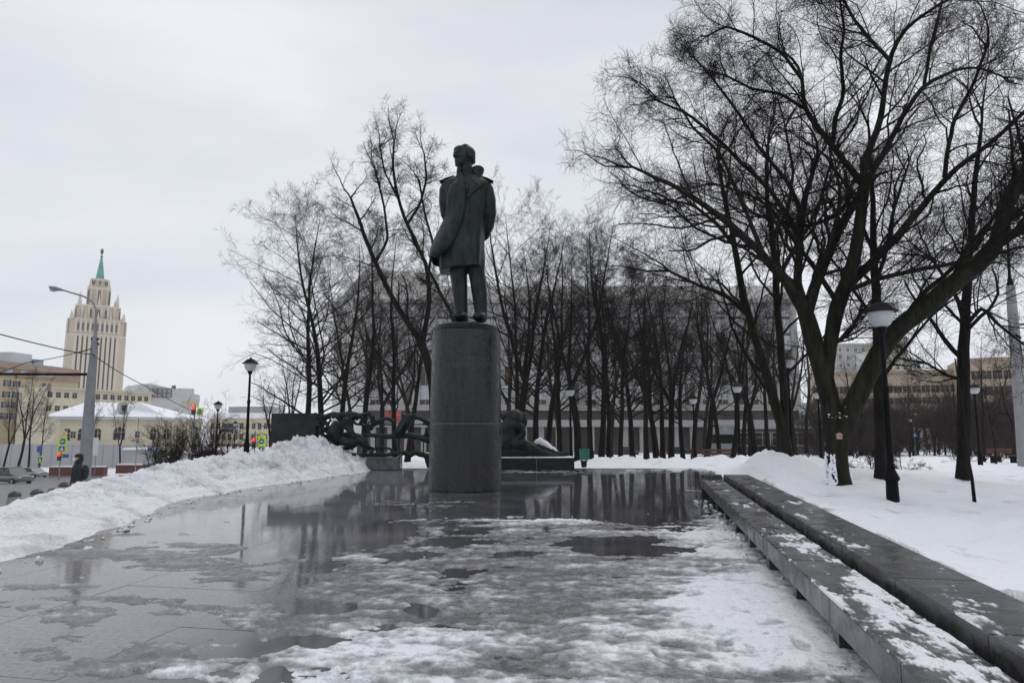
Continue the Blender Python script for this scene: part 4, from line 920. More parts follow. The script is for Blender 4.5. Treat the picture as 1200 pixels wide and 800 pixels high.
# the big tree at the right
big = hero('biggest bare tree with mossy snow-flecked trunk and spreading limbs, right of the benches', [
    ([(984, 574, 31), (982, 556, 25), (981, 535, 23), (981, 515, 25), (981, 498, 30)], 0, True),
    ([(979, 515, 21), (975, 480, 22), (969, 455, 21), (961, 425, 21), (952, 395, 21), (946, 372, 19), (938, 352, 15)], 0, True),
    ([(940, 358, 17), (922, 332, 11), (898, 303, 10), (860, 266, 8.5), (830, 244, 7), (796, 221, 5.5), (765, 206, 4), (742, 196, 3)], -1.5, False),
    ([(943, 362, 13), (934, 332, 10), (937, 296, 9), (939, 250, 8.5), (946, 222, 7.5), (952, 204, 6)], 1, False),
    ([(945, 368, 15), (954, 338, 13), (962, 318, 12), (975, 287, 11), (989, 258, 10.5), (1003, 236, 9), (1012, 217, 9)], .5, False),
    ([(972, 478, 14), (968, 450, 15), (970, 422, 16), (975, 390, 15.5), (979, 365, 18), (986, 345, 17), (994, 329, 16), (1003, 295, 14), (1008, 260, 13), (1013, 217, 12)], -.5, True),
    ([(1012, 217, 10), (990, 190, 8), (976, 172, 7.5), (955, 145, 7), (942, 127, 6), (941, 100, 5), (938, 80, 4), (920, 62, 3)], (.3, 2), False),
    ([(1012, 217, 9), (1013, 190, 8.5), (1022, 165, 8), (1032, 142, 7.5), (1036, 110, 6), (1042, 67, 5.5), (1062, 32, 4.5), (1085, 15, 3.5), (1111, 0, 3)], (.2, -1.5), False),
    ([(1016, 212, 7), (1030, 190, 7), (1055, 142, 6.5), (1070, 118, 6), (1083, 99, 5.5), (1120, 82, 4), (1145, 77, 3), (1175, 90, 2.4)], (0, 1.5), False),
    ([(1042, 70, 4.5), (1018, 45, 4), (1000, 22, 3.4), (985, -8, 3)], (-1, -2), False),
    ([(1083, 99, 4.5), (1090, 56, 4), (1100, 20, 3.4), (1108, -20, 3)], (1, 1), False),
    ([(976, 172, 6), (978, 140, 5.5), (990, 110, 5), (984, 70, 4), (990, 30, 3.2), (982, -8, 2.6)], (1, -1), False),
    ([(942, 127, 4.5), (915, 110, 4), (880, 104, 3.2), (850, 88, 2.6)], (1.5, 0), False),
    ([(941, 95, 4.5), (915, 60, 4.2), (880, 42, 3.6), (850, 30, 3), (830, 42, 2.4)], (1.6, -.5), False),
    ([(986, 342, 13), (1008, 320, 11), (1030, 300, 10.5), (1048, 280, 10), (1063, 265, 9), (1089, 232, 7.5), (1107, 208, 6.5), (1160, 169, 5), (1200, 131, 4.5), (1240, 100, 4)], -1.2, False),
    ([(994, 340, 6), (1030, 326, 5.5), (1058, 320, 5), (1085, 314, 5), (1112, 310, 4.5), (1140, 303, 4), (1200, 289, 3)], (-.5, -2), False),
    ([(980, 352, 6.5), (966, 332, 6), (958, 318, 6), (936, 290, 5.5), (920, 265, 5), (900, 240, 4), (870, 225, 3.2), (835, 215, 2.6)], (0, 1.4), False),
    ([(1000, 225, 6), (985, 250, 5), (960, 262, 4.5), (925, 268, 3.5), (880, 248, 3)], (.3, 2), False),
    ([(1107, 208, 5.5), (1110, 180, 5), (1118, 140, 4.4), (1140, 100, 3.6), (1155, 60, 3)], (-.8, -2), False),
    ([(982, 520, 20), (990, 494, 23), (1002, 471, 22), (1016, 440, 21.5), (1030, 414, 21), (1044, 391, 20.5), (1062, 376, 20), (1085, 361, 21), (1103, 345, 21), (1118, 330, 20), (1148, 309, 18), (1167, 287, 17)], -1.5, True),
    ([(1163, 292, 13), (1170, 270, 13), (1176, 255, 12.5), (1184, 235, 12), (1200, 204, 11), (1225, 160, 9)], (-1.5, -2), False),
    ([(1163, 290, 12), (1180, 278, 11), (1200, 267, 10), (1240, 250, 9)], (-1.5, -2.5), False),
    ([(1058, 378, 7), (1070, 358, 6), (1085, 340, 5.5), (1105, 325, 5), (1130, 300, 4.5), (1150, 270, 4), (1180, 240, 3)], (-.8, -.3), False),
    ([(1118, 330, 7), (1128, 300, 6), (1140, 280, 5.5), (1160, 268, 4.6), (1185, 258, 3.4)], (-1.2, -.4), False),
    ([(896, 302, 6), (880, 262, 5), (862, 220, 4.6), (845, 180, 4), (812, 150, 3), (790, 115, 2.4)], (-.3, .8), False),
    ([(937, 296, 6.5), (930, 262, 6), (905, 225, 5.4), (868, 190, 5), (838, 160, 4.4), (805, 132, 3.4), (770, 118, 2.6)], (.4, .5), False),
    ([(939, 250, 6), (925, 215, 5.4), (893, 178, 4.6), (870, 140, 3.8), (842, 100, 3), (815, 70, 2.4)], (.7, 1.6), False),
    ([(961, 410, 10), (990, 395, 4), (1010, 365, 3)], -.6, False),
], 16.6, 3, kk=(12, 7, 6, 3), lf=.62, wand=.25, sub=.72)
# snow stuck on its trunk, bird box
b = MB(); r4 = np.random.default_rng(4)
for k in range(120):
    v = r4.uniform(0, 1) ** .8; e = min(.62, r4.random() ** 2.8); px = 967.3 + e * (12 - 3 * (1 - v)) + v * 1.5; py = 532 + v * 36; q = P(px, py, 16.6); q[1] = 16.6 - .27 * math.sqrt(max(0, 1 - ((982 + v - px) / 14) ** 2)) - .0
    sz = .4 + .9 * (1 - e); b.ell(q, (r4.uniform(.012, .032) * sz, .018, r4.uniform(.02, .075) * sz), n=8, k=6)
for k in range(20):
    q = P(r4.uniform(970, 994), r4.normal(486, 3.2), 16.6 - .36); b.ell(q, (r4.uniform(.008, .028), .03, r4.uniform(.004, .009)), n=7, k=5)
o = fuse(b, 'clinging_snow', M['snow'], big, .012, 1, disp=.02, dscale=.05); o['kind'] = 'stuff'
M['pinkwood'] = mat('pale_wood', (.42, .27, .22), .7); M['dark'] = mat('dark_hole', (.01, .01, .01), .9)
bq = P(983.5, 511, 16.1); bscale = .62; bb_ = thing('bird_box', 'small pale pink wooden bird box with round hole on the biggest tree', 'bird box', bq)
b = MB(); b.prism([(-.075, -.1), (.075, -.1), (.075, .06), (0, .12), (-.075, .06)], -.07, .07); b.build('box', M['pinkwood'], bb_, world=False)
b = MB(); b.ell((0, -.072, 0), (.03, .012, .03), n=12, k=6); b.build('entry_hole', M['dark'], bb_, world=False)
for s_ in (-1, 1):
    b = MB(); b.add([(0, -.1, .14), (s_ * .1, -.1, .055), (s_ * .1, .09, .055), (0, .09, .14), (0, -.1, .125), (s_ * .1, -.1, .04), (s_ * .1, .09, .04), (0, .09, .125)], [(0, 1, 2, 3), (7, 6, 5, 4), (0, 4, 5, 1), (2, 6, 7, 3), (1, 5, 6, 2), (0, 3, 7, 4)]); b.build('roof_board', M['pinkwood'], bb_, world=False)
bb_.scale = (bscale,) * 3
# leaning twin-stemmed tree
hero('leaning twin-stemmed mossy tree beside the snow mound past the bench end', [
    ([(925, 542, 17), (922, 528, 13), (918, 505, 12)], 0, True),
    ([(920, 512, 12), (914, 492, 12), (905, 460, 11), (896, 431, 10), (886, 400, 9), (877, 370, 8.5), (867, 330, 8), (862, 290, 6.5), (850, 240, 5), (842, 190, 3.6)], -.5, False),
    ([(920, 505, 9), (919, 465, 9), (917, 430, 9), (914, 397, 8.5), (909, 330, 8), (906, 280, 7), (898, 230, 5.6), (900, 170, 4)], .8, False),
    ([(910, 335, 5), (925, 300, 4.6), (950, 262, 4), (965, 225, 3)], (.5, 1.5), False),
    ([(877, 370, 5.5), (850, 345, 5), (820, 335, 4), (785, 318, 3)], (-.3, .5), False),
    ([(862, 290, 5), (840, 262, 4.4), (812, 240, 3.4), (790, 236, 2.6)], (-.5, -1), False),
    ([(906, 280, 5), (925, 240, 4.4), (930, 200, 3.6), (920, 150, 2.8)], (.5, 1), False)], 22.5, 9, kk=(11, 7, 6, 3), lf=.6)
# straight trunk behind the nearest lamp
hero('straight tall tree directly behind the nearest lamp post', [
    ([(1033, 563, 17), (1033, 540, 14), (1032, 500, 13.5)], 0, True),
    ([(1032, 500, 13.5), (1030, 440, 12.5), (1028, 380, 11), (1026, 330, 10), (1023, 290, 8), (1024, 250, 6.5), (1020, 200, 4.5), (1018, 150, 3)], 0, False),
    ([(1027, 330, 5), (1040, 290, 4.6), (1046, 250, 4), (1062, 200, 3)], (0, 1), False), ([(1026, 300, 5), (1012, 270, 4.5), (1000, 232, 3.6), (980, 200, 2.6)], (0, -1), False)], 18.8, 12, kk=(7, 6, 6, 3), bark='bark')
# dark trunk at the right
hero('straight dark-trunked tree right of the nearest lamp, left of the concrete pole', [
    ([(1128, 561, 16), (1129, 540, 14), (1130, 500, 14)], 0, True),
    ([(1130, 500, 14), (1129, 440, 14), (1131, 415, 13), (1129, 395, 12), (1133, 340, 10), (1138, 270, 8), (1142, 210, 6), (1150, 150, 4)], 0, False),
    ([(1131, 385, 5), (1122, 350, 4.6), (1110, 330, 4), (1090, 300, 3)], (0, -1), False), ([(1133, 380, 5), (1150, 360, 4.4), (1170, 380, 3.4), (1195, 400, 2.4)], (0, -1), False),
    ([(1128, 445, 5), (1110, 440, 3.6), (1085, 425, 2.8)], (0, .6), False), ([(1136, 300, 5), (1160, 260, 4.4), (1190, 220, 3.4), (1215, 200, 2.6)], (0, 1), False)], 19.5, 15, kk=(9, 6, 6, 3), bark='bark')
# forked tree seen left of the statue
hero('large forked tree whose branches spread left of the statue behind the pedestal', [
    ([(512, 545, 11.70), (509, 500, 10.14), (507, 450, 10.14), (500, 418, 10.14), (492, 398, 10.14)], 0, True),
    ([(492, 398, 7.80), (478, 378, 7.02), (458, 348, 6.24), (448, 325, 5.46), (440, 308, 5.07), (428, 280, 4.68), (419, 252, 3.90), (411, 232, 2.65)], -1, False),
    ([(495, 400, 6.24), (500, 375, 5.85), (504, 345, 5.46), (502, 320, 5.07), (492, 292, 4.68), (477, 262, 4.37), (466, 232, 3.90), (460, 200, 3.12), (462, 165, 2.34)], 1, False),
    ([(502, 320, 3.51), (508, 285, 3.12), (498, 252, 2.81), (492, 215, 2.34)], (.6, 1.5), False), ([(478, 262, 3.51), (492, 240, 3.12), (500, 210, 2.65), (497, 180, 2.03)], (.5, 0), False),
    ([(440, 308, 3.12), (455, 280, 3.12), (450, 240, 2.65), (440, 200, 2.18)], (-.6, .5), False), ([(466, 232, 2.81), (450, 200, 2.34), (445, 170, 1.87)], (.6, 1.5), False),
    ([(520, 480, 5.5), (540, 395, 4.8), (528, 365, 4.4), (512, 335, 4), (495, 302, 3.4)], (.5, 1.2), False),
    ], 30, 18, kk=(9, 6, 6, 3), bark='bark', lf=.5, rmin=.004, sub=.62, tipn=2)
print('TREE TRIS', TRI[0])

# young stake sapling, shrubs
st_ = MB(); st_.tube([P(1142, 588, 13.5), P(1139, 560, 13.5), P(1134, 535, 13.6), P(1131, 500, 13.7), P(1126, 465, 13.8), P(1119, 420, 14)], [.035, .03, .03, .028, .024, .012], 8)
o = st_.build('sapling', M['bark']); tag(o, 'thin crooked young stem leaning left in the open snow at the right', 'sapling')
def shrub(px, d, pytop, n, label, seed, spread=.7, twig='twig', wide=1.0, zb=None, cat='shrub', k=(7, 6, 4), group=None):
    r = np.random.default_rng(seed); xw = P(px, 500, d)[0]; zg = float(terrain_z(np.array([xw]), np.array([d]))[0]) - .05 if zb is None else zb; H = P(px, pytop, d)[2] - zg
    dirs = np.stack([r.normal(0, spread, n), r.normal(0, spread, n), np.ones(n)], 1)
    l0 = polys(r, r.normal(0, .08, (n, 3)) * (1, 1, 0), dirs, r.uniform(.7, 1.1, n) * H * 1.1 * wide, np.full(n, .012 + .006 * H), np.full(n, .006), 8, .13, .02)
    l1 = spawn(r, *l0, k[0], .45, .6, 40, .15, 5, .16, .04, rmin=.005); l2 = spawn(r, *l1, k[1], .5, .7, 42, .1, 3, .2, .03, rmin=.004); l3 = spawn(r, *l2, k[2], .5, .7, 42, .1, 2, .2, .03, rmin=.0035)
    o = thing('bare_shrub', label, cat, (xw, d, zg), 0, group); V1, Q1 = tubes([l0], [6]); V2, Q2 = tubes([l1, l2, l3], [4, 3, 3])
    link_mesh('stems', mesh_np('stems', V1, Q1, mats=[M['bark']], smooth=True), o); link_mesh('twigs', mesh_np('twigs', V2, Q2, mats=[M[twig]], smooth=True), o)
shrub(1018, 20.5, 518, 5, 'gnarled low shrub on the snow between the biggest tree and the straight trunk', 1, 1.2)
shrub(1052, 24, 520, 5, 'low spreading shrub on the snow just right of the nearest lamp', 2, 1.4)
for i, (px, d, t, lb) in enumerate(((186, 34, 500, 'dark twiggy shrub right of the old mansion behind the snow bank'), (206, 36, 485, 'tall tangled shrub at the corner of the old mansion'), (226, 33, 492, 'dense bare shrub left of the smaller left lamp'), (247, 36, 478, 'tall bare shrub around the smaller left lamp'), (268, 38, 500, 'low bare shrub between the two lamps behind the bank'), (196, 30, 520, 'low dark hedge shrub behind the bank near the planters'), (238, 29, 520, 'short dark shrub just behind the left snow bank'))):
    shrub(px, d, t, 9, lb, 30 + i, .45, zb=float(G(P(px, 500, d)[0], d)) - .2)
for i, (px, d, t) in enumerate(((1045, 60, 515), (1125, 40, 520), (1150, 48, 505), (1165, 45, 508), (1190, 42, 500), (1178, 58, 500), (1000, 60, 500), (960, 62, 505), (1012, 75, 500), (1100, 90, 500))):
    shrub(px, d, t, 8, 'low reddish thicket shrub on the far park snow, ' + ORD[i] + ' of the loose ones', 50 + i, .6, 'twig_red', group='thicket shrubs in the park')
brush = []
for sd_ in (91, 92):
    r = np.random.default_rng(sd_); n = 12; l0 = polys(r, r.normal(0, .5, (n, 3)) * (1, 1, 0), np.stack([r.normal(0, .4, n), r.normal(0, .4, n), np.ones(n)], 1), r.uniform(3.5, 5.2, n), np.full(n, .04), np.full(n, .012), 8, .11, .02)
    l1 = spawn(r, *l0, 9, .4, .6, 38, .1, 5, .15, .04, rmin=.012); l2 = spawn(r, *l1, 7, .5, .7, 42, .1, 3, .2, .03, rmin=.01); l3 = spawn(r, *l2, 5, .5, .8, 42, .1, 2, .2, .03, rmin=.009)
    V1, Q1 = tubes([l0], [5]); V2, Q2 = tubes([l1, l2, l3], [3, 3, 3]); brush.append((mesh_np('stems', V1, Q1, mats=[M['bark']], smooth=True), mesh_np('twigs', V2, Q2, mats=[M['twig_red']], smooth=True)))
r5 = np.random.default_rng(8)
for i in range(30):
    row = i % 2; px = 960 + (i // 2) * 17.5 + r5.uniform(-5, 5); d = (78 if row else 112) + r5.uniform(-8, 8)
    if 1055 < px < 1112 and not row: d = 125
    if 1068 < px < 1108 and row: continue
    xw = P(px, 500, d)[0]; o = thing('bare_shrub', 'tall reddish brush before the ochre buildings, ' + ORD[i // 2] + ' from the left in the ' + ('nearer' if row else 'farther') + ' row', 'shrub', (xw, d, float(terrain_z(np.array([xw]), np.array([d]))[0]) - .1), r5.uniform(0, 6), 'brush before the ochre buildings')
    k = r5.uniform(1.1, 1.6) * (1.3 if not row else 1); o.scale = (k * 1.2, k * 1.2, k); link_mesh('stems', brush[i % 2][0], o); link_mesh('twigs', brush[i % 2][1], o)
# small evergreen-like dark shrub
shrub(897, 44, 520, 14, 'dark dense low shrub behind the snow mound', 77, .9, 'twig', k=(9, 8, 5))
print('mid', len(bpy.data.objects))

# ------------------------------------------------------------------ buildings
M['cream'] = mat('cream_render', (.50, .45, .36), .85, .08, .2); M['dull_ochre'] = mat('dull_ochre_render', (.40, .335, .25), .85, .12, .3); M['cream2'] = mat('pale_cream', (.56, .51, .39), .85, .08, .3)
M['ochre'] = mat('ochre_render', (.50, .42, .27), .85, .1, .2); M['tan'] = mat('tan_render', (.34, .26, .20), .85, .1, .2)
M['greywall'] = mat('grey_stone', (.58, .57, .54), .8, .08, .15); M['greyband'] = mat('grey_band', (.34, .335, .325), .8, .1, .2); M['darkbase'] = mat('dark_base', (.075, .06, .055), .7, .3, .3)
M['pane'] = mat('window_pane', (.03, .03, .032), .35, .3, .2, spec=.25); M['pane_l'] = mat('window_pane_light', (.42, .44, .48), .25, .3, .3); M['frame_w'] = mat('white_frame', (.6, .6, .6), .6)
M['roofgrey'] = mat('metal_roof', (.27, .30, .33), .5, .1, .4); M['pink'] = mat('fence_panel', (.37, .37, .385), .6, .06, .4); M['lightgrey'] = mat('light_grey_wall', (.5, .51, .52), .8, .06, .2)
M['sand'] = mat('sand_tower', (.47, .40, .31), .85, .06, .05); M['shaft_rib'] = mat('tower_rib', (.55, .49, .40), .85, .05, .05); M['slot'] = mat('dark_slot', (.09, .07, .06), .6, .3, .4)
M['spire'] = mat('green_spire', (.08, .27, .22), .5, .2, .3); M['redbrown'] = mat('redbrown', (.14, .05, .045), .7, .2, 1)
M['roofsnow'] = snow_mat('roof_snow', bump=.02)

def bld(name, label, px0, d0, px1, d1, zbase, pytop, depth, wallm, cat='building', group=None):
    a = P(px0, 500, d0); c = P(px1, 500, d1); v = c[:2] - a[:2]; W = np.linalg.norm(v); rz = math.atan2(v[1], v[0])
    o = thing(name, label, cat, (a[0], a[1], zbase), rz, group); H = P(px0, pytop, d0)[2] - zbase
    b = MB(); b.span((0, 0, 0), (W, depth, H)); b.build('wall', M[wallm], o, world=False)
    return o, W, H
def part(o, name, m, boxes):
    b = MB(); [b.span(*q) for q in boxes]; return b.build(name, M[m] if isinstance(m, str) else m, o, world=False)
def win_mesh(w_, h_, pane='pane', frame='frame_w', arch=False, cols=1, proud=.12, fw=.12):
    b = MB()
    if arch:
        n = 10; pts = [(-w_ / 2, 0), (w_ / 2, 0)] + [(w_ / 2 * math.cos(t), h_ - w_ / 2 + w_ / 2 * math.sin(t)) for t in np.linspace(0, math.pi, n)]
        b.prism(pts, -.06, .05, 0); f = fw
        pts2 = [(x * (1 + 2 * f / w_), z if z > 0 else -f) for x, z in pts]; pts2 = [(x, z + (f if z > h_ - w_ / 2 + .01 else 0)) for x, z in pts2]
        b.prism(pts2, -.03, .05, 1)
    else:
        b.span((-w_ / 2, -.05, 0), (w_ / 2, .05, h_), 0)
        for q in (((-w_ / 2 - fw, -.1, -fw), (-w_ / 2, .05, h_ + fw)), ((w_ / 2, -.1, -fw), (w_ / 2 + fw, .05, h_ + fw)), ((-w_ / 2, -.1, h_), (w_ / 2, .05, h_ + fw)), ((-w_ / 2, -.1, -fw), (w_ / 2, .05, 0))): b.span(*q, 1)
    for k in range(1, cols + 1): 
        xx = -w_ / 2 + w_ * k / (cols + 1); b.span((xx - fw * .3, -.085, 0), (xx + fw * .3, 0, h_ * .98), 1)
    b.span((-w_ / 2, -.088, h_ * .6), (w_ / 2, 0, h_ * .6 + fw * .5), 1)
    return b.mesh('window', [M[pane], M[frame]])
def windows(o, me, xs, zs, y=0, rz=0):
    for z in zs:
        for x_ in xs:
            q = link_mesh('window', me, o, (x_, y, z)); q.rotation_euler = (0, 0, rz)

# grey office block behind the grove
o, W, H = bld('office_block', 'long grey concrete office block with vertical ribs behind the grove', 430, 112, 935, 112, -4, 339, 20, 'greywall')
z = lambda py, d=112: P(600, py, d)[2] + 4
part(o, 'attic_band', 'greywall', [((-.6, -.7, z(352)), (W + .6, 0, H + .4))]); part(o, 'cornice', 'greyband', [((-.9, -1.3, z(356)), (W + .9, 0, z(352)))])
nb_ = 26; bw_ = W / nb_
rb = MB(); rb.span((-.5, -.55, z(474)), (.5, 0, z(356.5))); rme = rb.mesh('rib', M['greyband'])
for k in range(nb_ + 1): link_mesh('rib', rme, o, (k * bw_, 0, 0))
strip = MB(); strip.span((-.5, -.08, z(474)), (.5, 0, z(357))); sme = strip.mesh('window_strip', M['slot'])
me1 = win_mesh(.85, 2.1, 'pane_l', 'frame_w', fw=.08)
for k in range(nb_):
    for q in ((.30, .70) if k % 3 != 2 else (.5,)):
        link_mesh('window_strip', sme, o, ((k + q) * bw_, 0, 0))
        for f in range(6):
            link_mesh('window', me1, o, ((k + q) * bw_, -.1, z(366) - f * 2.75 - .6)) if (f < 2 or (k * 7 + f * 3) % 5 < 3) else None
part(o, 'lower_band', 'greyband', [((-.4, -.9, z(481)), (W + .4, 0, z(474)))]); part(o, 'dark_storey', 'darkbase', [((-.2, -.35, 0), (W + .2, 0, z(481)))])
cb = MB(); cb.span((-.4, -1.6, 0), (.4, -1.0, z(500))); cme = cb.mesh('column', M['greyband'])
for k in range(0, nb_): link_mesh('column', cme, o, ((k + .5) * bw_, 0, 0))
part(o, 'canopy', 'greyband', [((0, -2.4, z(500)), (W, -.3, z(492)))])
o2, W2, H2 = bld('office_wing', 'receding dark side wing at the left end of the grey office block', 388, 150, 429, 112.5, -4, 360, 12, 'greywall')
part(o2, 'cornice', 'greyband', [((-.3, -.8, H2 - 1.6), (W2, 0, H2 - .2))])
me1b = win_mesh(1.2, 2.0, 'pane', 'frame_w', fw=.08); windows(o2, me1b, [W2 * (k + .5) / 9 for k in range(9)], [H2 - 4.5 - 3.4 * f for f in range(6)])

# tower with green spire
TD = 430; TC = P(104, 500, TD); TZ = -20
tw = thing('spired_tower', 'stepped sand-coloured high-rise tower with green spire on the skyline', 'tower', (TC[0], TD, TZ), math.radians(34))
tz = lambda py: P(113, py, TD)[2] - TZ
px_ = TD / FPX / .975
def octa(w_, z0, z1, ch=.22, m='sand', name='tier', mats=None):
    b = MB(); h = w_ / 2; c = h * (1 - ch); ringp = [(c, -h), (h, -c), (h, c), (c, h), (-c, h), (-h, c), (-h, -c), (-c, -h)]
    b.loft([[(x_, y_, z0) for x_, y_ in ringp], [(x_, y_, z1) for x_, y_ in ringp]]); return b.build(name, M[m], tw, world=False)
def ribs(w_, z0, z1, n, wd, name='rib', m='shaft_rib', proud=.5, ch=.22):
    h = w_ / 2; span_ = h * (1 - ch) * 2 * .94; mb = MB(); mb.span((-wd / 2, -proud, z0), (wd / 2, .1, z1)); me = mb.mesh(name, M[m])
    for f in range(4):
        th = f * math.pi / 2
        if f == 2: continue
        for k in range(n):
            t = -span_ / 2 + span_ * k / (n - 1); q = link_mesh(name, me, tw, (t * math.cos(th) + h * math.sin(th), t * math.sin(th) - h * math.cos(th), 0)); q.rotation_euler = (0, 0, th)
cw = 55 * px_
octa(cw, 0, tz(396)); ribs(cw, 2, tz(397), 10, 1.5, proud=.9)
sl = tz(397)
ribs(cw - .4, 4, sl - 1, 19, .9, 'window_strip', 'slot', .35)
octa(cw * 1.02, tz(396), tz(378), .3); ribs(cw * 1.02, tz(394), tz(378), 10, 1.1, 'pilaster'); ribs(cw * 1.02, tz(391), tz(383), 9, .9, 'window', 'slot', .3, .3)
octa(cw * 1.05, tz(397), tz(395), .3, 'shaft_rib', 'ledge'); octa(cw * 1.03, tz(379), tz(377.5), .3, 'shaft_rib', 'ledge')
octa(46 * px_ * .93, tz(378), tz(362), .25); ribs(46 * px_ * .93, tz(377), tz(361), 6, 1.2, 'pilaster'); ribs(46 * px_ * .93, tz(375), tz(366), 5, 1.6, 'window', 'slot', .3)
octa(46 * px_ * .97, tz(363), tz(361), .25, 'shaft_rib', 'ledge')
octa(23 * px_ * .93, tz(361), tz(337), .3); ribs(23 * px_ * .93, tz(361), tz(338), 4, 1.0, 'pilaster'); ribs(23 * px_ * .93, tz(357), tz(343), 3, 1.3, 'window', 'slot', .3)
octa(25 * px_ * .93, tz(341), tz(339), .3, 'shaft_rib', 'ledge'); octa(15 * px_, tz(337), tz(329), .3); ribs(15 * px_, tz(335), tz(331), 3, .9, 'window', 'slot', .3); octa(17 * px_, tz(330), tz(328), .3, 'shaft_rib', 'ledge')
b = MB(); b.lathe([(5.2 * px_, tz(328.5)), (4.4 * px_, tz(326)), (1.2 * px_, tz(303)), (.7 * px_, tz(301))], n=8); b.build('spire', M['spire'], tw, world=False)
b = MB(); b.lathe([(.5 * px_, tz(302)), (2.0 * px_, tz(300.5)), (.6 * px_, tz(300)), (.5 * px_, tz(299)), (1.6 * px_, tz(296)), (1.9 * px_, tz(294)), (.9 * px_, tz(292)), (.1, tz(291))], n=10); b.build('finial', M['slot'], tw, world=False)
pin = MB(); pin.lathe([(1.0, 0), (.9, 3), (.6, 3.5), (.1, 8)], n=8); pme = pin.mesh('pinnacle', M['shaft_rib'])
for (w_, py, n) in ((44 * px_ * .9, 361.5, 3), (22 * px_ * .9, 338, 2), (cw * .98, 378, 5)):
    for f in range(4):
        for k in range(n):
            t = (-.5 + k / (n - 1)) * w_ * .9; th = f * math.pi / 2; h = w_ / 2 * .95
            q = link_mesh('pinnacle', pme, tw, (t * math.cos(th) + h * math.sin(th), t * math.sin(th) - h * math.cos(th), tz(py) - .5)); q.scale = (.8, .8, .7 if n != 3 else 1.1)

# ochre blocks at the left
o, W, H = bld('ochre_building', 'ochre office building with tan upper floor and roof boxes at the far left', -60, 186, 88, 232, -9, 423, 14, 'ochre')
z = lambda py, d=205: P(60, py, d)[2] + 9
part(o, 'upper_floor', 'tan', [((-.5, -.5, z(441)), (W - .2, 0, z(425)))]); part(o, 'cornice', 'tan', [((-1, -1.4, z(432)), (W + .5, 0, z(429.5)))])
part(o, 'roof', 'roofgrey', [((-1, 0, H), (W * .92, 24, H + 1.6))]); part(o, 'roof_box', 'lightgrey', [((SZ(86, 205), 4, H + 1.6), (SZ(116, 205), 14, H + 5))]); part(o, 'roof_plant', 'roofgrey', [((SZ(117, 205), 3, H + 1.2), (SZ(130, 205), 9, H + 3.6))])
me3 = win_mesh(1.7, 1.9, 'pane', 'frame_w', fw=.1); windows(o, me3, [SZ(60 + q, 205) for q in (4, 9, 17, 22, 60)], [z(453), z(466), z(478), z(491)])
me3b = win_mesh(2.0, 1.2, 'pane_l', 'frame_w', fw=.1); windows(o, me3b, [SZ(60 + q, 205) for q in (6, 26, 56, 68)], [z(437.5)], -.55)
part(o, 'stair_shaft', 'slot', [((SZ(82, 205), -1.5, 0), (SZ(96, 205), 0, z(460)))])
part(o, 'balcony', 'lightgrey', [((SZ(83, 205), -1.7, z(460)), (SZ(95, 205), -1.4, z(454)))])
o, W, H = bld('ochre_wing', 'long cream lower wing with small square windows in front of the tower', 48, 192, 175, 226, -9, 453, 10, 'cream2')
z = lambda py, d=200: P(100, py, d)[2] + 9
part(o, 'ledge', 'cream', [((-.3, -.8, H - .5), (W + .3, 0, H + .1))]); windows(o, win_mesh(1.45, 1.5, 'pane', 'cream', fw=.1), [W * (k + .7) / 14.5 for k in range(14) if k not in (4,)], [z(466) - .1, z(481) - .2, z(496)])
o, W, H = bld('pale_modern_building', 'pale grey modern building with a glazed grid right of the tower', 144, 240, 226, 256, -9, 462, 20, 'lightgrey')
z = lambda py, d=245: P(180, py, d)[2] + 9
b = MB(); q = SZ(1, 245); b.prism([(5 * q, H - 1), (16 * q, z(450)), (24 * q, z(449)), (60 * q, z(456)), (81 * q, z(461)), (81.5 * q, H - 2), (5 * q, H - 2)], .3, 19.5); b.build('upper_storey', M['lightgrey'], o, world=False)
part(o, 'roof_cabin', 'lightgrey', [((60 * q, 2, z(462)), (76 * q, 12, z(453)))]); part(o, 'vent', 'slot', [((52 * q, 2, z(455)), (55 * q, 4, z(450)))])
for i in range(5): part(o, 'glazing_bar', 'slot', [(((28 + i * 5) * q, -.4, z(465)), ((28.6 + i * 5) * q, 0, z(455)))])
for i in range(3): part(o, 'glazing_bar', 'slot', [((28 * q, -.45, z(465 - i * 5)), (48.6 * q, -.02, z(464.4 - i * 5)))])
part(o, 'ochre_panel', 'ochre', [((62 * q, -.3, z(476)), (80 * q, 0, z(468)))])

# old mansion
o, W, H = bld('old_mansion', 'low old cream mansion with arched windows and snowy hipped roof at the left', 64, 146, 192, 160, -7.5, 487.5, 16, 'cream2')
z = lambda py, d=150: P(120, py, d)[2] + 7.5; q = SZ(1, 150)
part(o, 'cornice', 'lightgrey', [((-.6, -.7, z(491)), (W + .5, 0, z(487.6)))]); part(o, 'string_course', 'cream2', [((-.2, -.25, z(497)), (W + .2, 0, z(495.5)))]); part(o, 'sill_course', 'cream2', [((-.2, -.25, z(517)), (W + .2, 0, z(516)))])
for xx in (0, W - 1.0): part(o, 'corner_pier', 'cream2', [((xx, -.3, 0), (xx + 1.0, -.01, z(491)))])
wm = win_mesh(1.25, 2.5, 'pane', 'cream', True, 1, fw=.18); wl = win_mesh(2.3, 2.8, 'pane', 'cream', True, 2, fw=.18)
for xx in (12, 26, 42, 100, 115): windows(o, wm, [xx * q], [z(515.5)])
windows(o, wl, [64 * q], [z(515.5)]); windows(o, win_mesh(.9, 1.4, 'pane', 'cream'), [18 * q, 34 * q, 83 * q], [z(513)])
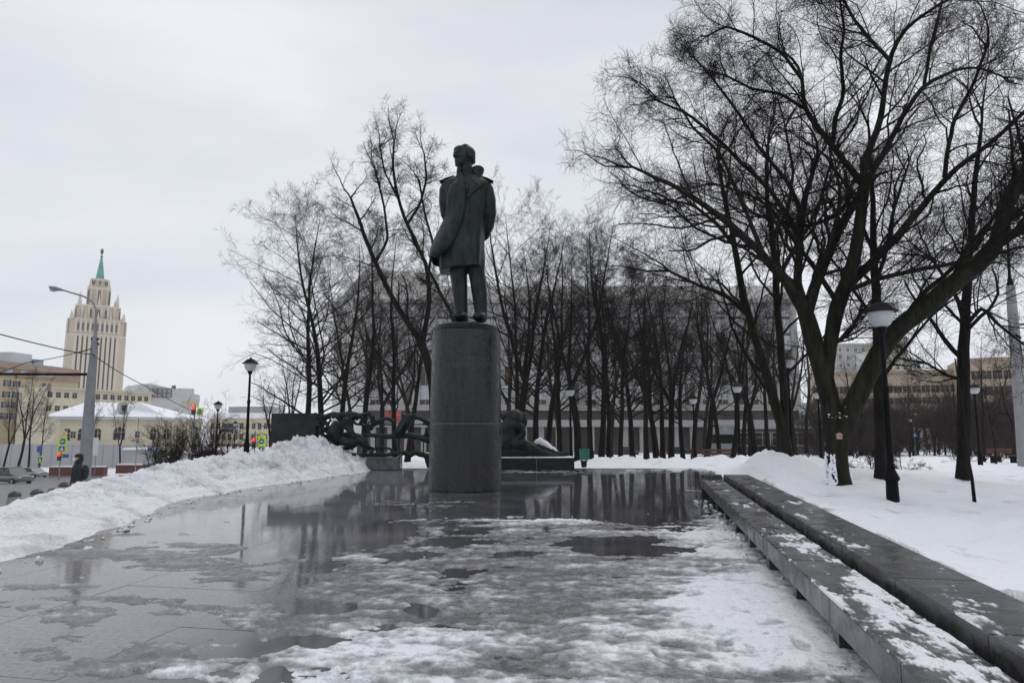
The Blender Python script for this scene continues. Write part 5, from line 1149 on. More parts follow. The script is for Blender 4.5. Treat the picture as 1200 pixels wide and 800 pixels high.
b = MB(); b.add([(-.8, -.9, H), (W + .7, -.9, H), (W + .7, 17, H), (-.8, 17, H), (W * .32, 7, z(469.5)), (W * .72, 7, z(470.5))], [(0, 1, 5, 4), (1, 2, 5), (2, 3, 4, 5), (3, 0, 4), (0, 3, 2, 1)]); b.build('roof', M['roofsnow'], o, world=False)
b = MB(); b.box((67 * q, 1.6, z(478)), (8 * q, 3.0, 9 * q)); b.tube([(67 * q, .1, z(473.6)), (67 * q, 3.2, z(473.6))], 4 * q, 12); b.build('dormer', M['greyband'], o, world=False)
part(o, 'dormer_window', 'pane', [((65 * q, .02, z(481)), (69 * q, .095, z(474)))])
rx, W_, H_ = bld('mansion_side_wing', 'side wing of the old mansion with tall columns behind the shrubs', 192.5, 160, 236, 186, -7.5, 489, 12, 'cream2')
part(rx, 'cornice', 'lightgrey', [((-.1, -.6, H_ - .5), (W_ + .5, 0, H_ + .05))])
cm = MB(); cm.lathe([(.32, 0), (.26, 5.0)], n=10); cme = cm.mesh('column', M['cream2'])
for k in range(7): link_mesh('column', cme, rx, (W_ * (.06 + k * .075), -.5, H_ - 6.1))
windows(rx, win_mesh(1.1, 2.6, 'pane', 'cream'), [W_ * (.1 + k * .075) for k in range(6)] + [W_ * .7, W_ * .85], [H_ - 5.0]); b = MB(); b.add([(0, -.7, H_), (W_ + .6, -.7, H_), (W_ * .9, 6, H_ + 2.0), (0, 6, H_ + 3.6), (0, 12, H_), (W_, 12, H_)], [(0, 1, 2, 3), (3, 2, 5, 4), (0, 3, 4), (1, 5, 2), (0, 4, 5, 1)]); b.build('roof', M['roofsnow'], rx, world=False)

# construction fence of big blank panels
fz = -6.0; fa = P(-30, 500, 134); fb = P(184, 500, 128); v = fb - fa; FL = np.linalg.norm(v[:2]); fence = thing('panel_fence', 'tall blank light grey panel fence along the far side of the street', 'fence', (fa[0], fa[1], fz), math.atan2(v[1], v[0]))
nP = 18; pm = MB(); pm.span((.04, 0, 0), (FL / nP - .04, .08, P(0, 520, 134)[2] - fz)); pme = pm.mesh('fence_panel', M['pink'])
pp = MB(); pp.span((-.06, -.05, 0), (.06, .1, P(0, 519.5, 134)[2] - fz)); ppm = pp.mesh('post', M['greyband'])
for k in range(nP): link_mesh('fence_panel', pme, fence, (k * FL / nP, 0, 0)); link_mesh('post', ppm, fence, (k * FL / nP, 0, 0))
b = MB(); a = P(124, 500, 127.6); c = P(186, 500, 121); vv = c - a
cab = thing('site_cabin', 'long low snow-topped cabin behind the fence by the red planters', 'cabin', (P(165, 500, 120)[0], 120, -5.9)); hh = P(165, 527, 120)[2] + 5.9
part(cab, 'wall', 'pink', [((-2.5, 0, 0), (3.4, 3, hh))]); part(cab, 'snowy_roof', 'roofsnow', [((-2.7, -.3, hh), (3.7, 3.3, hh + .35))])
# snow heap and red planters beyond the road
for i, (x0, x1, y0, y1, lab, dd_) in enumerate(((60, 124, 547, 554, 'long low rust-red planter wall on the far kerb behind the person', 112), (138, 172, 544.5, 552, 'deep red planter wall right of the tall grey street pole', 108))):
    a = P(x0, y1, dd_); c = P(x1, y0, dd_); t = thing('planter_wall', lab, 'planter', ((a[0] + c[0]) / 2, dd_, a[2] - .3))
    part(t, 'wall', 'redbrown', [((-(c[0] - a[0]) / 2, -.6, 0), ((c[0] - a[0]) / 2, .6, c[2] - a[2] + .3))]); part(t, 'snow_top', 'roofsnow', [((-(c[0] - a[0]) / 2 + .1, -.5, c[2] - a[2] + .3), ((c[0] - a[0]) / 2 - .1, .5, c[2] - a[2] + .5))])
# left street trees
for (px, d, t, k, lab, w_) in ((24, 118, 430, 3, 'thick bare street tree in front of the ochre building', .8), (37, 120, 440, 6, 'second bare street tree, beside the stair shaft', .8), (50, 122, 455, 1, 'third bare street tree before the mansion corner', .7), (145, 120, 462, 2, 'dark bare tree in front of the mansion right of the grey pole', .75), (110, 122, 470, 4, 'slim bare tree before the mansion just right of the grey pole', .9), (8, 126, 450, 5, 'pale bare tree at the far left edge', .8), (170, 230, 447, 6, 'far bare tree on the skyline by the pale modern building', 1)):
    tree(px, d, t, k, lab, wide=w_, zb=float(G(P(px, 500, d)[0], d)) - .3)
# distant buildings seen between lamp posts
o, W, H = bld('distant_yellow_block', 'distant yellowish block with snowy roof seen beyond the left street', 246, 210, 322, 205, -12, 490, 15, 'cream2')
windows(o, win_mesh(1.2, 1.7, 'pane', 'cream', fw=.1), [W * (k + .5) / 11 for k in range(11)], [H - 3.2, H - 6.4, H - 9.4]); part(o, 'snowy_roof', 'roofsnow', [((-.6, -.8, H), (W + .6, 12, H + 1.6))]); part(o, 'roof_storey', 'greyband', [((4, 3, H + 1.6), (W - 4, 12, H + 3.6))])
# right-hand buildings
o, W, H = bld('long_ochre_building', 'long ochre building behind the reddish trees at the right', 955, 168, 1128, 158, -5, 437, 15, 'dull_ochre')
z = lambda py, d=162: P(1060, py, d)[2] + 5; part(o, 'cornice', 'tan', [((-.5, -.8, H - .5), (W, 0, H + .1))]); windows(o, win_mesh(1.9, 1.6, 'pane', 'tan', fw=.12), [W * (k + .5) / 16 for k in range(16)], [z(460), z(473), z(489)]); part(o, 'string_course', 'tan', [((0, -.3, z(466)), (W, 0, z(464)))])
o, W, H = bld('right_ochre_block', 'taller ochre block behind the concrete pole at the right edge', 1130, 150, 1290, 140, -5, 421, 18, 'dull_ochre')
part(o, 'cornice', 'tan', [((-.5, -.8, H - .5), (W, 0, H + .1))]); windows(o, win_mesh(1.7, 1.8, 'pane', 'tan', fw=.12), [W * (k + .5) / 12 for k in range(12)], [H - 4.5 - 3.4 * f for f in range(5)])
for (x0, x1, d, t, wmt, lab) in ((985, 1022, 300, 404, 'greyband', 'grey high-rise seen left through the limbs of the biggest tree'), (1022, 1040, 290, 412, 'greywall', 'middle step of the distant high-rises behind the biggest tree'), (1044, 1070, 290, 397, 'cream2', 'pale stepped high-rise above the ochre building'), (1070, 1084, 295, 424, 'greywall', 'lower step right of the pale high-rise')):
    o, W, H = bld('high_rise', lab, x0, d, x1, d, -8, t, 16, wmt); n = max(3, int(W / 3.2)); windows(o, win_mesh(1.3, 1.7, 'pane', 'frame_w', fw=.15), [W * (k + .5) / n for k in range(n)], [H - 3 - 3.4 * f for f in range(8)]); part(o, 'parapet', 'greyband', [((-.3, -.5, H - .3), (W + .3, 0, H + .6))])
# low dark pavilion behind the grove, far colonnade
o, W, H = bld('dark_pavilion', 'low dark pavilion with glazing behind the trunks past the bench end', 862, 84, 985, 84, -3, 499, 8, 'darkbase'); part(o, 'roof_edge', 'greyband', [((-.2, -.4, H - .35), (W + .2, 0, H))])
windows(o, win_mesh(1.8, 1.5, 'pane', 'greyband', fw=.1), [W * (k + .5) / 6 for k in range(6)], [H - 2.3])
for i in range(5):
    q = P(1079 + i * 9, 500, 112); t = MB(); t.lathe([(.45, 0), (.45, .3), (.3, .5), (.27, 3.6), (.42, 3.8), (.42, 4.2)], n=10); o = t.build('gate_pillar', M['lightgrey']); o.location = (q[0], 112, -2.75); tag(o, 'white round pillar of the far park gate behind the walker', 'pillar', 'pillars of the far park gate')
M['kioskgrey'] = mat('kiosk', (.3, .31, .33), .6)
kq = P(845, 500, 47); kk = thing('ticket_booth', 'small grey booth with sloped roof between the paired trunks', 'booth', (kq[0], 47, -1.0)); part(kk, 'wall', 'kioskgrey', [((-.6, -.5, 0), (.6, .5, 1.5))]); part(kk, 'dark_band', 'dark', [((-.62, -.52, 1.5), (.62, .52, 2.1))]); part(kk, 'roof', 'kioskgrey', [((-.75, -.65, 2.1), (.65, .6, 2.75))])
# red hoarding
M['red'] = mat('red_print', (.45, .03, .03), .5, .5, 3, c2=(.55, .12, .10)); M['hoard'] = mat('hoarding', (.12, .11, .14), .6, .5, 2)
q = P(457, 500, 70); hb = thing('red_hoarding', 'red and dark printed hoarding seen through the bronze screen', 'hoarding', (q[0], 70, P(0, 497, 70)[2])); w_ = SZ(25, 70); hh = SZ(16, 70)
part(hb, 'board', 'hoard', [((-w_ / 2, 0, 0), (w_ / 2, .1, hh))]); 
for i, (a_, c_, e, f) in enumerate(((.02, .3, .45, .98), (.45, .98, .55, .97), (.7, .98, .1, .5), (.35, .5, .75, .97))): part(hb, 'red_panel', 'red', [((-w_ / 2 + a_ * w_, -.03, e * hh), (-w_ / 2 + c_ * w_, -.002, f * hh))])
for s_ in (-1, 1): part(hb, 'leg', 'black_iron', [((s_ * w_ * .4 - .06, 0, -2.5), (s_ * w_ * .4 + .06, .1, 0))])

# ------------------------------------------------------------------ street furniture
M['polegrey'] = mat('pole_grey', (.22, .225, .24), .6, .2, 2)
PD = 30.0
sp_ = thing('tall_street_light', 'tall grey concrete street light with a long curved arm reaching left', 'street light', P(98, 575, PD))
b = MB(); b.tube([P(97, 585, PD), P(103, 500, PD), P(107, 445, PD), P(111, 401, PD)], [.27, .23, .185, .145], 16); b.build('pole', M['polegrey'], sp_, True)
b = MB(); b.tube([P(111, 401, PD), P(111.6, 394, PD), P(112, 380, PD)], [.14, .08, .055], 10); b.tube([P(112, 380, PD), P(112.4, 363, PD), P(110, 356, PD), P(104, 350, PD), P(96, 346.5, PD), P(84, 343, PD), P(76, 340.5, PD)], [.05, .045, .04, .04, .038, .035, .035], 8); b.build('arm', M['polegrey'], sp_, True)
b = MB(); a = P(76, 340.5, PD); c = P(59, 336.5, PD); b.tube([a, a * .7 + c * .3, a * .3 + c * .7, c], [.06, .13, .19, .12], 12, flat=.5); b.build('lamp_head', M['polegrey'], sp_, True)
b = MB(); m_ = a * .25 + c * .75; b.ell(m_ - (0, 0, .08), (.19, .13, .08)); b.build('lamp_glass', M['lamp_glass'], sp_, True)
b = MB(); 
for (v_) in (403, 397): b.tube([P(107, v_, PD), P(116, v_, PD)], .05, 6)
b.build('bracket', M['black_iron'], sp_, True)
b = MB(); b.tube([P(-20, 438, PD - 2), P(50, 438.4, PD - 1), P(106, 438.4, PD)], [.05, .05, .06], 8); o = b.build('tram_bracket', M['black_iron']); tag(o, 'long black horizontal bracket tube reaching from the left edge to the grey pole', 'bracket')
def wire(pts, label, r=.02, group='overhead wires'):
    b = MB(); P_ = [P(*p) for p in pts]; out = []
    for i in range(len(P_) - 1):
        for t in np.linspace(0, 1, 7)[:-1]: q = P_[i] * (1 - t) + P_[i + 1] * t; out.append(q - (0, 0, .25 * 4 * t * (1 - t) * np.linalg.norm(P_[i + 1] - P_[i]) / 40))
    out.append(P_[-1]); b.tube(out, r, 5); o = b.build('overhead_wire', M['black_iron']); tag(o, label, 'wire', group)
wire([(-10, 389, 24), (90, 413, 28), (108, 415, 29.5), (170, 452, 42), (245, 490, 60)], 'long wire sagging from upper left past the grey pole down to the right', .022)
wire([(90, 413, 28), (108, 408, 30)], 'short wire stub fixed to the top of the grey pole', .025); wire([(-10, 440, 26), (30, 425, 27), (70, 418, 29), (108, 408, 30)], 'thin lower wire rising from the left edge to the grey pole', .016)
# right concrete pole
cp = thing('concrete_pole', 'pale grey concrete pole with thin metal top at the right edge', 'utility pole', P(1203, 560, 27))
b = MB(); b.tube([P(1205, 575, 27), P(1199, 500, 27), P(1192, 430, 27), P(1184, 335, 27)], [.30, .26, .22, .16], 16); b.build('pole', M['concrete'], cp, True)
b = MB(); b.tube([P(1184, 336, 27), P(1183, 325, 27), P(1181, 285, 27)], [.14, .06, .04], 10); b.build('metal_top', M['black_iron'], cp, True)
b = MB(); b.tube([P(1186, 380, 27), P(1212, 380, 27)], .04, 6); b.tube([P(1190, 392, 26.8), P(1196, 396, 26.8)], .05, 6); b.build('bracket', M['black_iron'], cp, True)
wire([(1140, 355, 27), (1187, 378, 27), (1230, 384, 27)], 'dark wire crossing the right concrete pole', .015, None); wire([(1143, 475, 32), (1170, 484, 30), (1225, 488, 28)], 'pale low wire sagging right of the dark trunk', .018, None)

def disc_sign(parent, x_, z_, r, mats, name='round_sign', y=-.05):
    b = MB(); b.tube([(x_, y, z_), (x_, y + .03, z_)], r, 20); return b.build(name, M[mats], parent, world=False)
M['yellowgreen'] = mat('reflective_yellow_green', (.55, .75, .05), .5, .05); M['signblue'] = mat('sign_blue', (.03, .10, .40), .5, .1); M['signwhite'] = mat('sign_white', (.7, .7, .7), .5, .05); M['amber'] = mat('sign_amber', (.75, .45, .03), .5, .05)
M['redlight'] = mat('red_signal', (.8, .05, .02), .4, .05, emit=(1, .06, .03, .9)); M['signalblack'] = mat('signal_black', (.015, .015, .018), .5); M['greenlight'] = mat('unlit_lens', (.03, .04, .03), .3)
def arrow(parent, cx, cz, s, m='signwhite', y=-.09, kind='left'):
    b = MB(); b.prism([(cx - s, cz), (cx - s * .2, cz + s * .7), (cx - s * .2, cz + s * .25), (cx + s, cz + s * .25), (cx + s, cz - s * .25), (cx - s * .2, cz - s * .25), (cx - s * .2, cz - s * .7)], y, y + .02); b.build('arrow_mark', M[m], parent, world=False)
def walker_mark(parent, cx, cz, s, y=-.09):
    b = MB(); b.ell((cx, y + .01, cz + s * .75), (s * .16, .01, s * .16), n=8, k=5)
    for p in ([(0, .55), (0, .05)], [(0, .05), (-.35, -.8)], [(0, .05), (.3, -.8)], [(0, .45), (-.35, .1)], [(0, .45), (.35, .15)]): b.tube([(cx + q[0] * s, y + .01, cz + q[1] * s) for q in p], s * .1, 6)
    b.build('walking_mark', M['signwhite'], parent, world=False)
def signal(name, label, px, d, pybase, items, pole_top, cat='traffic light'):
    base = P(px, pybase, d); o = thing(name, label, cat, base); zf = lambda py: P(px, py, d)[2] - base[2]; s = d / FPX / .98
    b = MB(); b.lathe([(.1, -.4), (.1, .3), (.07, .35), (.06, zf(pole_top))], n=10); b.build('pole', M['polegrey'], o, True, world=False)
    for it in items:
        k, dx, py, w_, h_ = it[:5]; x_ = dx * s; z_ = zf(py); w_ *= s; h_ *= s
        if k == 'light':
            b = MB(); b.box((x_, -.2, z_), (w_, .25, h_)); b.build('housing', M['signalblack'], o, world=False)
            for j in range(3):
                b = MB(); b.ell((x_, -.34, z_ + h_ * (.32 - .32 * j)), (w_ * (.36 if j else .62), .06, w_ * (.36 if j else .62)), n=14, k=8); b.build('lens', M['redlight' if j == 0 else 'greenlight'], o, True, world=False)
        if k == 'board': b = MB(); b.box((x_, -.03, z_), (w_, .04, h_)); b.build('backing_board', M['yellowgreen'], o, world=False)
        if k == 'round': disc_sign(o, x_, z_, w_ / 2, 'signblue', 'round_sign', -.085); arrow(o, x_, z_, w_ * .32, y=-.11)
        if k == 'cross': b = MB(); b.box((x_, -.07, z_), (w_, .03, h_)); b.build('crossing_sign', M['signblue'], o, world=False); b = MB(); b.prism([(x_ - w_ * .34, z_ - h_ * .34), (x_ + w_ * .34, z_ - h_ * .34), (x_, z_ + h_ * .38)], -.095, -.088); b.build('white_triangle', M['signwhite'], o, world=False)
        if k == 'diamond':
            b = MB(); b.prism([(x_, z_ - h_ / 2), (x_ + w_ / 2, z_), (x_, z_ + h_ / 2), (x_ - w_ / 2, z_)], -.07, -.04); b.build('diamond_sign', M['signwhite'], o, world=False)
            b = MB(); b.prism([(x_, z_ - h_ * .33), (x_ + w_ * .33, z_), (x_, z_ + h_ * .33), (x_ - w_ * .33, z_)], -.09, -.072); b.build('amber_panel', M['amber'], o, world=False)
        if k == 'plate': b = MB(); b.box((x_, -.06, z_), (w_, .04, h_)); b.build('street_plate', M['signblue'], o, world=False)
    return o
signal('traffic_light', 'traffic light showing red under stacked yellow-green signs at the left crossing', 69, 100, 559, [('board', 1, 522, 10, 22), ('round', 1.5, 517, 6.5, 6.5), ('cross', 1, 525.5, 6.5, 5.5), ('diamond', 2.5, 508, 8, 8), ('light', -.3, 535, 3.6, 8), ('plate', 6, 534, 7, 4)], 506)
signal('traffic_light', 'red traffic light high on a pole above the shrubs left of the smaller lamp', 224.5, 60, 545, [('light', 0, 481, 3.6, 9), ('board', 6.5, 482, 7, 8), ('round', 6.5, 482, 4, 4)], 473)
signal('traffic_light', 'red traffic light beside a yellow-green arrow board, between the left lamp and granite panel', 297, 62, 553, [('light', 0, 519, 3.6, 11), ('board', 8, 520, 9, 20), ('round', 8, 517, 6, 6), ('cross', 8, 526, 5, 5), ('diamond', 8, 507, 6, 6)], 505)
signal('crossing_sign_post', 'blue crossing sign with white triangle on a post by the far park lamps', 1073, 78, 530, [('cross', 0, 509, 6.5, 6), ('diamond', 0, 502, 4, 4)], 500, 'road sign')
signal('parking_sign_post', 'slim grey post with a blue plate near the red planters', 158, 95, 558, [('plate', 15, 526, 4.5, 4.5)], 490, 'road sign')
signal('white_sign_board_post', 'yellow-green crossing board on a low post behind the parked cars', 44, 104, 552, [('board', 2, 538, 7, 8), ('cross', 2, 538, 4.5, 5), ('plate', 0, 526, 5, 7)], 521, 'road sign')
q = P(107, 523, 100); o = MB().box((0, 0, 0), (SZ(11, 100), .08, SZ(20, 100))).build('white_notice_board', M['signwhite']); 
nb2 = thing('notice_board', 'white notice board on two legs just right of the grey pole', 'notice board', (P(109, 523, 100)[0], 100, P(109, 556, 100)[2])); o.name = 'board'; o.parent = nb2; o.location = (0, 0, P(0, 523, 100)[2] - nb2.location.z)
for s_ in (-1, 1): part(nb2, 'leg', 'polegrey', [((s_ * .5 - .04, -.03, 0), (s_ * .5 + .04, .05, o.location.z - .5))])

# concrete bollards with dark caps
bm_ = thing('bollard', 'bollard', 'bollard'); b = MB(); b.lathe([(.24, 0), (.23, .1), (.19, .38)], n=14); b.build('body', M['concrete'], bm_, True, False); b = MB(); b.lathe([(.20, .38), (.20, .44), (.15, .52), (.05, .56)], n=14); b.build('cap', M['granite_dark'], bm_, True, False)
for i, (px, py, d, lab) in enumerate(((17.5, 575, 23.5, 'leftmost concrete bollard behind the snow bank'), (43.5, 572.5, 24, 'middle concrete bollard between the two others behind the bank'), (63.5, 571, 24.5, 'concrete bollard nearest the dark-clad person'), (76, 564, 24.8, 'taller light bollard touching the dark-clad person'))):
    o = bm_ if i == 0 else copy_tree(bm_); t = P(px, py, d); o.location = (float(t[0]), d, float(t[2]) - .56); o['label'] = lab; o['group'] = 'concrete bollards along the street'
# green bin, pot, grey box, rusty benches
M['green'] = mat('green_paint', (.01, .12, .085), .5, .15, 3); M['blackpot'] = mat('black_pot', (.012, .012, .013), .5)
q = P(684, 540, 29); gz = .02; t = thing('green_bin', 'green metal litter container standing in snow by a trunk', 'litter bin', (P(685, 535, 33)[0], 33, -.35)); w_ = SZ(10, 33)
part(t, 'body', 'green', [((-w_ / 2, -.2, .05), (w_ / 2, .2, P(0, 527, 33)[2] + .35))]); part(t, 'lid', 'green', [((-w_ / 2 - .02, -.22, P(0, 527, 33)[2] + .35), (w_ / 2 + .02, .22, P(0, 526, 33)[2] + .36))])
for s_ in (-1, 1): part(t, 'leg', 'black_iron', [((s_ * w_ * .42 - .02, -.15, -.05), (s_ * w_ * .42 + .02, .15, .05))])
t = thing('flower_pot', 'small black tapered pot on snow at the far edge of the square', 'pot', (P(685, 551, 27.1)[0], 27.3, .02)); b = MB(); b.lathe([(.075, 0), (.1, .02), (.125, .22), (.145, .225), (.145, .27), (.12, .275)], n=14); b.build('pot', M['blackpot'], t, True, False); b = MB(); b.lathe([(.12, .24), (.05, .29), (.01, .3)], n=10); b.build('snow_fill', M['snow'], t, True, False)
q = P(943, 541, 27); t = thing('grey_box', 'small grey metal box half sunk in snow near the biggest tree', 'box', (q[0], 27, q[2] - .15)); part(t, 'box', 'concrete', [((-.12, -.12, 0), (.12, .12, .42))]); part(t, 'lid', 'granite_dark', [((-.13, -.13, .42), (.13, .13, .45))])
M['rust'] = mat('rusty_wood', (.10, .04, .035), .7, .3, 3)
bpk = thing('park_bench', 'rusty red park bench in snow between the paired trunks', 'park bench', (P(842, 545, 34)[0], 34, -.32), .05)
for k in range(3): part(bpk, 'seat_slat', 'rust', [((-.75, -.2 + k * .14, .4), (.75, -.09 + k * .14, .44))])
for k in range(2): part(bpk, 'back_slat', 'rust', [((-.75, .24, .55 + k * .16), (.75, .27, .67 + k * .16))])
for s_ in (-1, 1): part(bpk, 'leg', 'black_iron', [((s_ * .6 - .03, -.2, 0), (s_ * .6 + .03, .23, .397))])
for (px, d, py, lab) in ((822, 45, 530, 'rusty red park bench at the foot of the slim lamp'), (1176, 40, 537, 'dark park bench by the thickets at the right'), (1160, 46, 534, 'second dark bench left of the one by the thickets')):
    c_ = copy_tree(bpk); q = P(px, py, d); c_.location = (q[0], d, float(terrain_z(np.array([q[0]]), np.array([d]))[0]) - .02); c_['label'] = lab

# railing behind the left bank
rl = thing('iron_railing', 'low black iron railing behind the snow bank by the red planters', 'railing', (P(176, 555, 58)[0], 58, P(176, 558, 58)[2]))
rw = SZ(18, 58); part(rl, 'rail', 'black_iron', [((-rw / 2, -.02, .95), (rw / 2, .03, 1.0))]); part(rl, 'rail', 'black_iron', [((-rw / 2, -.02, .15), (rw / 2, .03, .19))])
bm2 = MB(); bm2.span((-.02, -.018, 0), (.02, .018, 1.1)); brm = bm2.mesh('bar', M['black_iron'])
for k in range(12): link_mesh('bar', brm, rl, (-rw / 2 + rw * k / 11, 0.0, 0))

# ------------------------------------------------------------------ people
M['coat_black'] = mat('black_coat', (.012, .013, .018), .85, .3, 6); M['skin'] = mat('skin', (.42, .27, .21), .6, .05); M['mask'] = mat('face_mask', (.6, .62, .65), .7, .05); M['trouser'] = mat('dark_trousers', (.02, .022, .03), .85)
def person(px, d, pyfeet, h, face, label, bag=True, stride=.12, hood=False):
    f = P(px, pyfeet, d); o = thing('person', label, 'person', f, face); s = h / 1.75
    def T(pts, r, n=12, flat=1): b.tube(np.array(pts) * s, np.array(r) * s, n, flat=flat)
    # facing local -Y
    b = MB()
    for sg in (-1, 1):
        T([(sg * .09, 0, .92), (sg * .1, -sg * stride * .5, .5), (sg * .1, -sg * stride + .03, .1)], [.09, .065, .05])
        b.ell(np.array((sg * .1, -sg * stride - .05, .05)) * s, np.array((.05, .13, .05)) * s)
    T([(0, 0, .9), (0, 0, 1.15), (0, .01, 1.35), (0, 0, 1.44)], [.15, .15, .17, .09]); T([(0, 0, 1.42), (0, -.01, 1.54)], [.055, .055])
    b.ell(np.array((0, -.01, 1.64)) * s, np.array((.078, .098, .115)) * s); b.ell(np.array((0, -.105, 1.63)) * s, np.array((.016, .022, .022)) * s); b.ell(np.array((0, -.075, 1.565)) * s, np.array((.04, .03, .03)) * s)
    for sg in (-1, 1):
        b.ell(np.array((sg * .08, 0, 1.63)) * s, np.array((.012, .022, .032)) * s)
        T([(sg * .2, 0, 1.4), (sg * .25, .02, 1.12), (sg * .24, -.12 + .05 * sg, .9)], [.05, .042, .03])
        hx, hy, hz = sg * .24, -.14 + .05 * sg, .86; b.ell(np.array((hx, hy, hz)) * s, np.array((.02, .038, .045)) * s)
        for k in range(4): T([(hx, hy - .025 + k * .018, hz - .03), (hx - sg * .006, hy - .028 + k * .018, hz - .065), (hx - sg * .02, hy - .028 + k * .018, hz - (.085, .095, .09, .078)[k])], [.009, .0085, .007], 6)
        T([(hx, hy - .03, hz + .01), (hx - sg * .012, hy - .055, hz - .025)], [.01, .008], 6)
    fuse(b, 'body', M['skin'], o, .011 * s, 1, False)
    def rg(z_, rx, ry, y=0): return [(rx * s * math.cos(t), (y + ry * math.sin(t)) * s, z_ * s) for t in np.linspace(0, 2 * math.pi, 21)[:-1]]
    b = MB(); b.loft([rg(.62, .24, .19), rg(.8, .235, .185), rg(1.0, .215, .165), rg(1.2, .225, .165), rg(1.36, .225, .15), rg(1.44, .15, .11), rg(1.50, .085, .085)])
    for sg in (-1, 1): T([(sg * .17, 0, 1.39), (sg * .245, .01, 1.3), (sg * .265, .02, 1.12), (sg * .25, -.11 + .05 * sg, .91)], [.075, .075, .065, .055])
    fuse(b, 'coat', M['coat_black'], o, .016 * s, 1, False)
    b = MB()
    for sg in (-1, 1): T([(sg * .09, 0, .85), (sg * .1, -sg * stride * .5, .5), (sg * .1, -sg * stride + .03, .07)], [.1, .08, .065])
    fuse(b, 'trousers', M['trouser'], o, .018 * s, 1, False)
    b = MB(); b.ell(np.array((0, .01, 1.69)) * s, np.array((.098, .118, .085)) * s); b.lathe([(.1 * s, 1.66 * s), (.108 * s, 1.68 * s), (.1 * s, 1.71 * s)], n=16); b.ell(np.array((0, .045, 1.60)) * s, np.array((.1, .095, .13)) * s); b.ell(np.array((0, .01, 1.51)) * s, np.array((.105, .11, .07)) * s); b.build('hat', M['coat_black'], o, True, False)
    if bag:
        b = MB(); b.ell(np.array((0, .19, 1.2)) * s, np.array((.16, .12, .23)) * s, n=14); fuse(b, 'backpack', M['coat_black'], o, .02, 1, False)
        b = MB(); b.ell(np.array((0, -.095, 1.60)) * s, np.array((.068, .055, .06)) * s); b.build('face_mask', M['mask'], o, True, False)
    return o
person(87, 21.6, 601, 1.80, math.radians(-62), 'person in black coat and hat with pale face mask walking behind the snow bank')
person(62, 112, 558.5, 1.75, math.radians(40), 'small distant person in dark clothes on the far kerb by the traffic light', False)
person(1088, 88, 532.5, 1.75, math.radians(180), 'distant person in dark clothes walking away through the park snow', False)

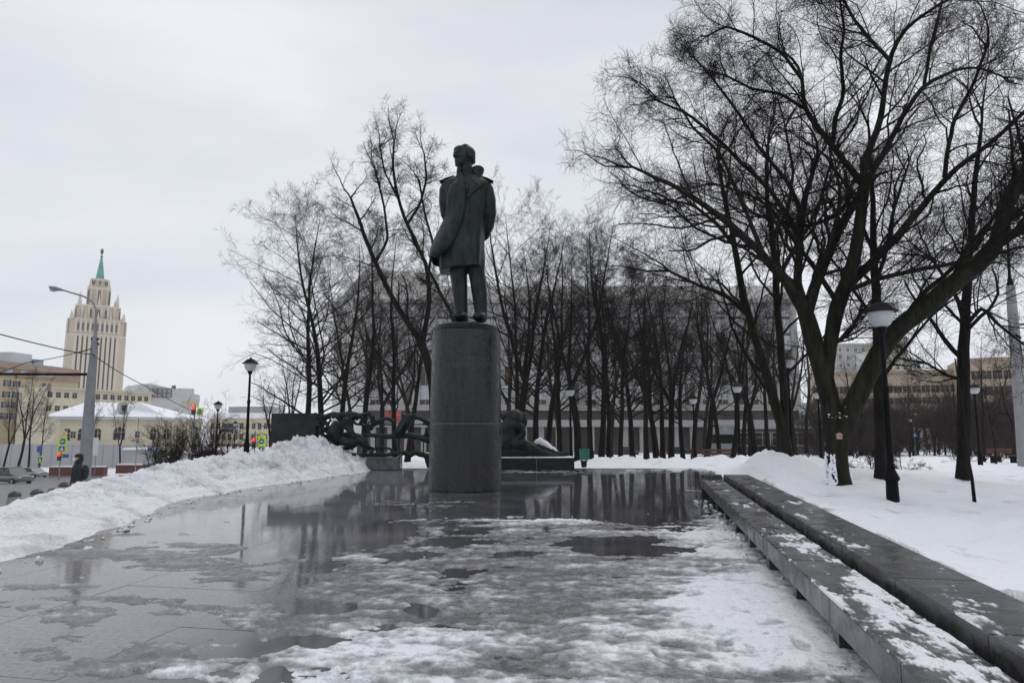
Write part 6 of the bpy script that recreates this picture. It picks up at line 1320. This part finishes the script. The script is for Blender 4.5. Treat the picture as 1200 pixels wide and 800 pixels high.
# ------------------------------------------------------------------ cars
M['silver'] = mat('silver_paint', (.30, .31, .32), .25, .05, metal=.5); M['grnsilver'] = mat('grey_green_paint', (.16, .18, .17), .3, .05, metal=.4); M['carglass'] = mat('car_glass', (.02, .024, .028), .08); M['tyre'] = mat('tyre', (.015, .015, .015), .8); M['rim'] = mat('rim', (.3, .3, .3), .35, metal=.6); M['tail'] = mat('tail_lamp', (.4, .015, .015), .3); M['headl'] = mat('head_lamp', (.55, .57, .6), .15); M['darkcar'] = mat('dark_paint', (.02, .02, .024), .25)
def car(px, d, pyfeet, rz, paint, label, suv=False):
    f = P(px, pyfeet, d); o = thing('parked_car', label, 'car', f, rz, 'cars in the street'); H = 1.65 if suv else 1.42
    prof = [(-2.15, .3, .62, .80), (-2.1, .28, .78, .86), (-1.5, .2, .92, .88), (-.9, .2, .97, .89), (.9, .2, .97, .89), (1.6, .2, 1.0, .88), (2.1, .28, .95, .86), (2.18, .32, .7, .8)]
    b = MB(); rings = []
    for x_, z0, z1, w_ in prof:
        hh = (z0 + z1) / 2; rz_ = (z1 - z0) / 2; rings.append([(x_, w_ * math.copysign(abs(math.cos(t)) ** .45, math.cos(t)), hh + rz_ * math.copysign(abs(math.sin(t)) ** .6, math.sin(t))) for t in np.linspace(0, 2 * math.pi, 21)[:-1]])
    b.loft(rings); b.build('body', M[paint], o, True, False)
    pr = [(-1.15, .94), (-.45, H), (.9, H), (1.95 if suv else 1.65, .97)]; b = MB(); v_ = []
    for x_, z_ in pr: wv_ = .66 if z_ > 1.1 else .82; v_ += [(x_, -wv_, z_), (x_, wv_, z_)]
    b.add(v_, [(0, 1, 3, 2), (2, 3, 5, 4), (4, 5, 7, 6), (0, 2, 4, 6), (1, 7, 5, 3), (0, 6, 7, 1)]); b.build('cabin_glass', M['carglass'], o, world=False)
    b = MB(); b.span((-.5, -.67, H - .03), (.95, .67, H + .025)); b.build('roof', M[paint], o, world=False)
    for sg in (-1, 1):
        for (a_, c_) in ((pr[0], pr[1]), (pr[2], pr[3])): 
            b = MB(); b.tube([(a_[0], sg * (.66 if a_[1] > 1.1 else .82), a_[1]), (c_[0], sg * (.66 if c_[1] > 1.1 else .82), c_[1])], .035, 6); b.build('pillar', M[paint], o, world=False)
        b = MB(); b.span((.2, sg * .665 - .02, .95), (.27, sg * .74 + .02, H)); b.build('pillar', M[paint], o, world=False)
        for xx in (-1.35, 1.35):
            b = MB(); b.tube([(xx, sg * .70, .33), (xx, sg * .91, .33)], .33, 18); wq = b.build('wheel', M['tyre'], o, world=False); b = MB(); b.tube([(xx, sg * .80, .33), (xx, sg * .925, .33)], .2, 12); b.build('rim', M['rim'], wq, world=False)
        b = MB(); b.ell((2.12, sg * .66, .78), (.08, .16, .1)); b.build('tail_light', M['tail'], o, True, False); b = MB(); b.ell((-2.08, sg * .62, .68), (.1, .17, .08)); b.build('headlight', M['headl'], o, True, False)
    b = MB(); b.box((2.19, 0, .62), (.03, .52, .11)); b.build('number_plate', M['signwhite'], o, world=False)
    return o
car(13, 70, 566.5, math.radians(160), 'grnsilver', 'grey-green car at the far left edge of the street', True)
car(37, 98, 559.5, math.radians(165), 'silver', 'silver saloon car parked behind the grey-green one')
for i, (px, d, py, pt, lab) in enumerate(((268, 100, 508, 'darkcar', 'dark car in the distant street left of the rising lamp'), (283, 92, 541, 'silver', 'pale vehicle low behind the bank, just left of the rising lamp'), (250, 75, 543, 'tail', 'dark red car behind the shrubs left of the lamps'))): car(px, d, py, math.radians(100 + 40 * i), pt, lab)
for i, (px, d) in enumerate(((728, 92), (800, 93), (708, 94))): car(px, d, 536, math.radians(5 + 175 * i), 'darkcar', ('dark car behind the grove beneath the office block, right of the leaning trunk', 'dark car behind the dense trunk cluster', 'dark car behind the thick straight trunk')[i])
hz = MB(); hz.span((-1520, -1520, -60), (1520, 1520, 128)); hm = bpy.data.materials.new('haze'); hm.use_nodes = True; ht = hm.node_tree; ht.nodes.clear()
ho = ht.nodes.new('ShaderNodeOutputMaterial'); hv = ht.nodes.new('ShaderNodeVolumePrincipled'); hv.inputs['Color'].default_value = (.98, .99, 1, 1); hv.inputs['Density'].default_value = .00018; ht.links.new(hv.outputs[0], ho.inputs['Volume'])
tag(hz.build('haze', hm), kind='stuff')
print('objects', len(bpy.data.objects))
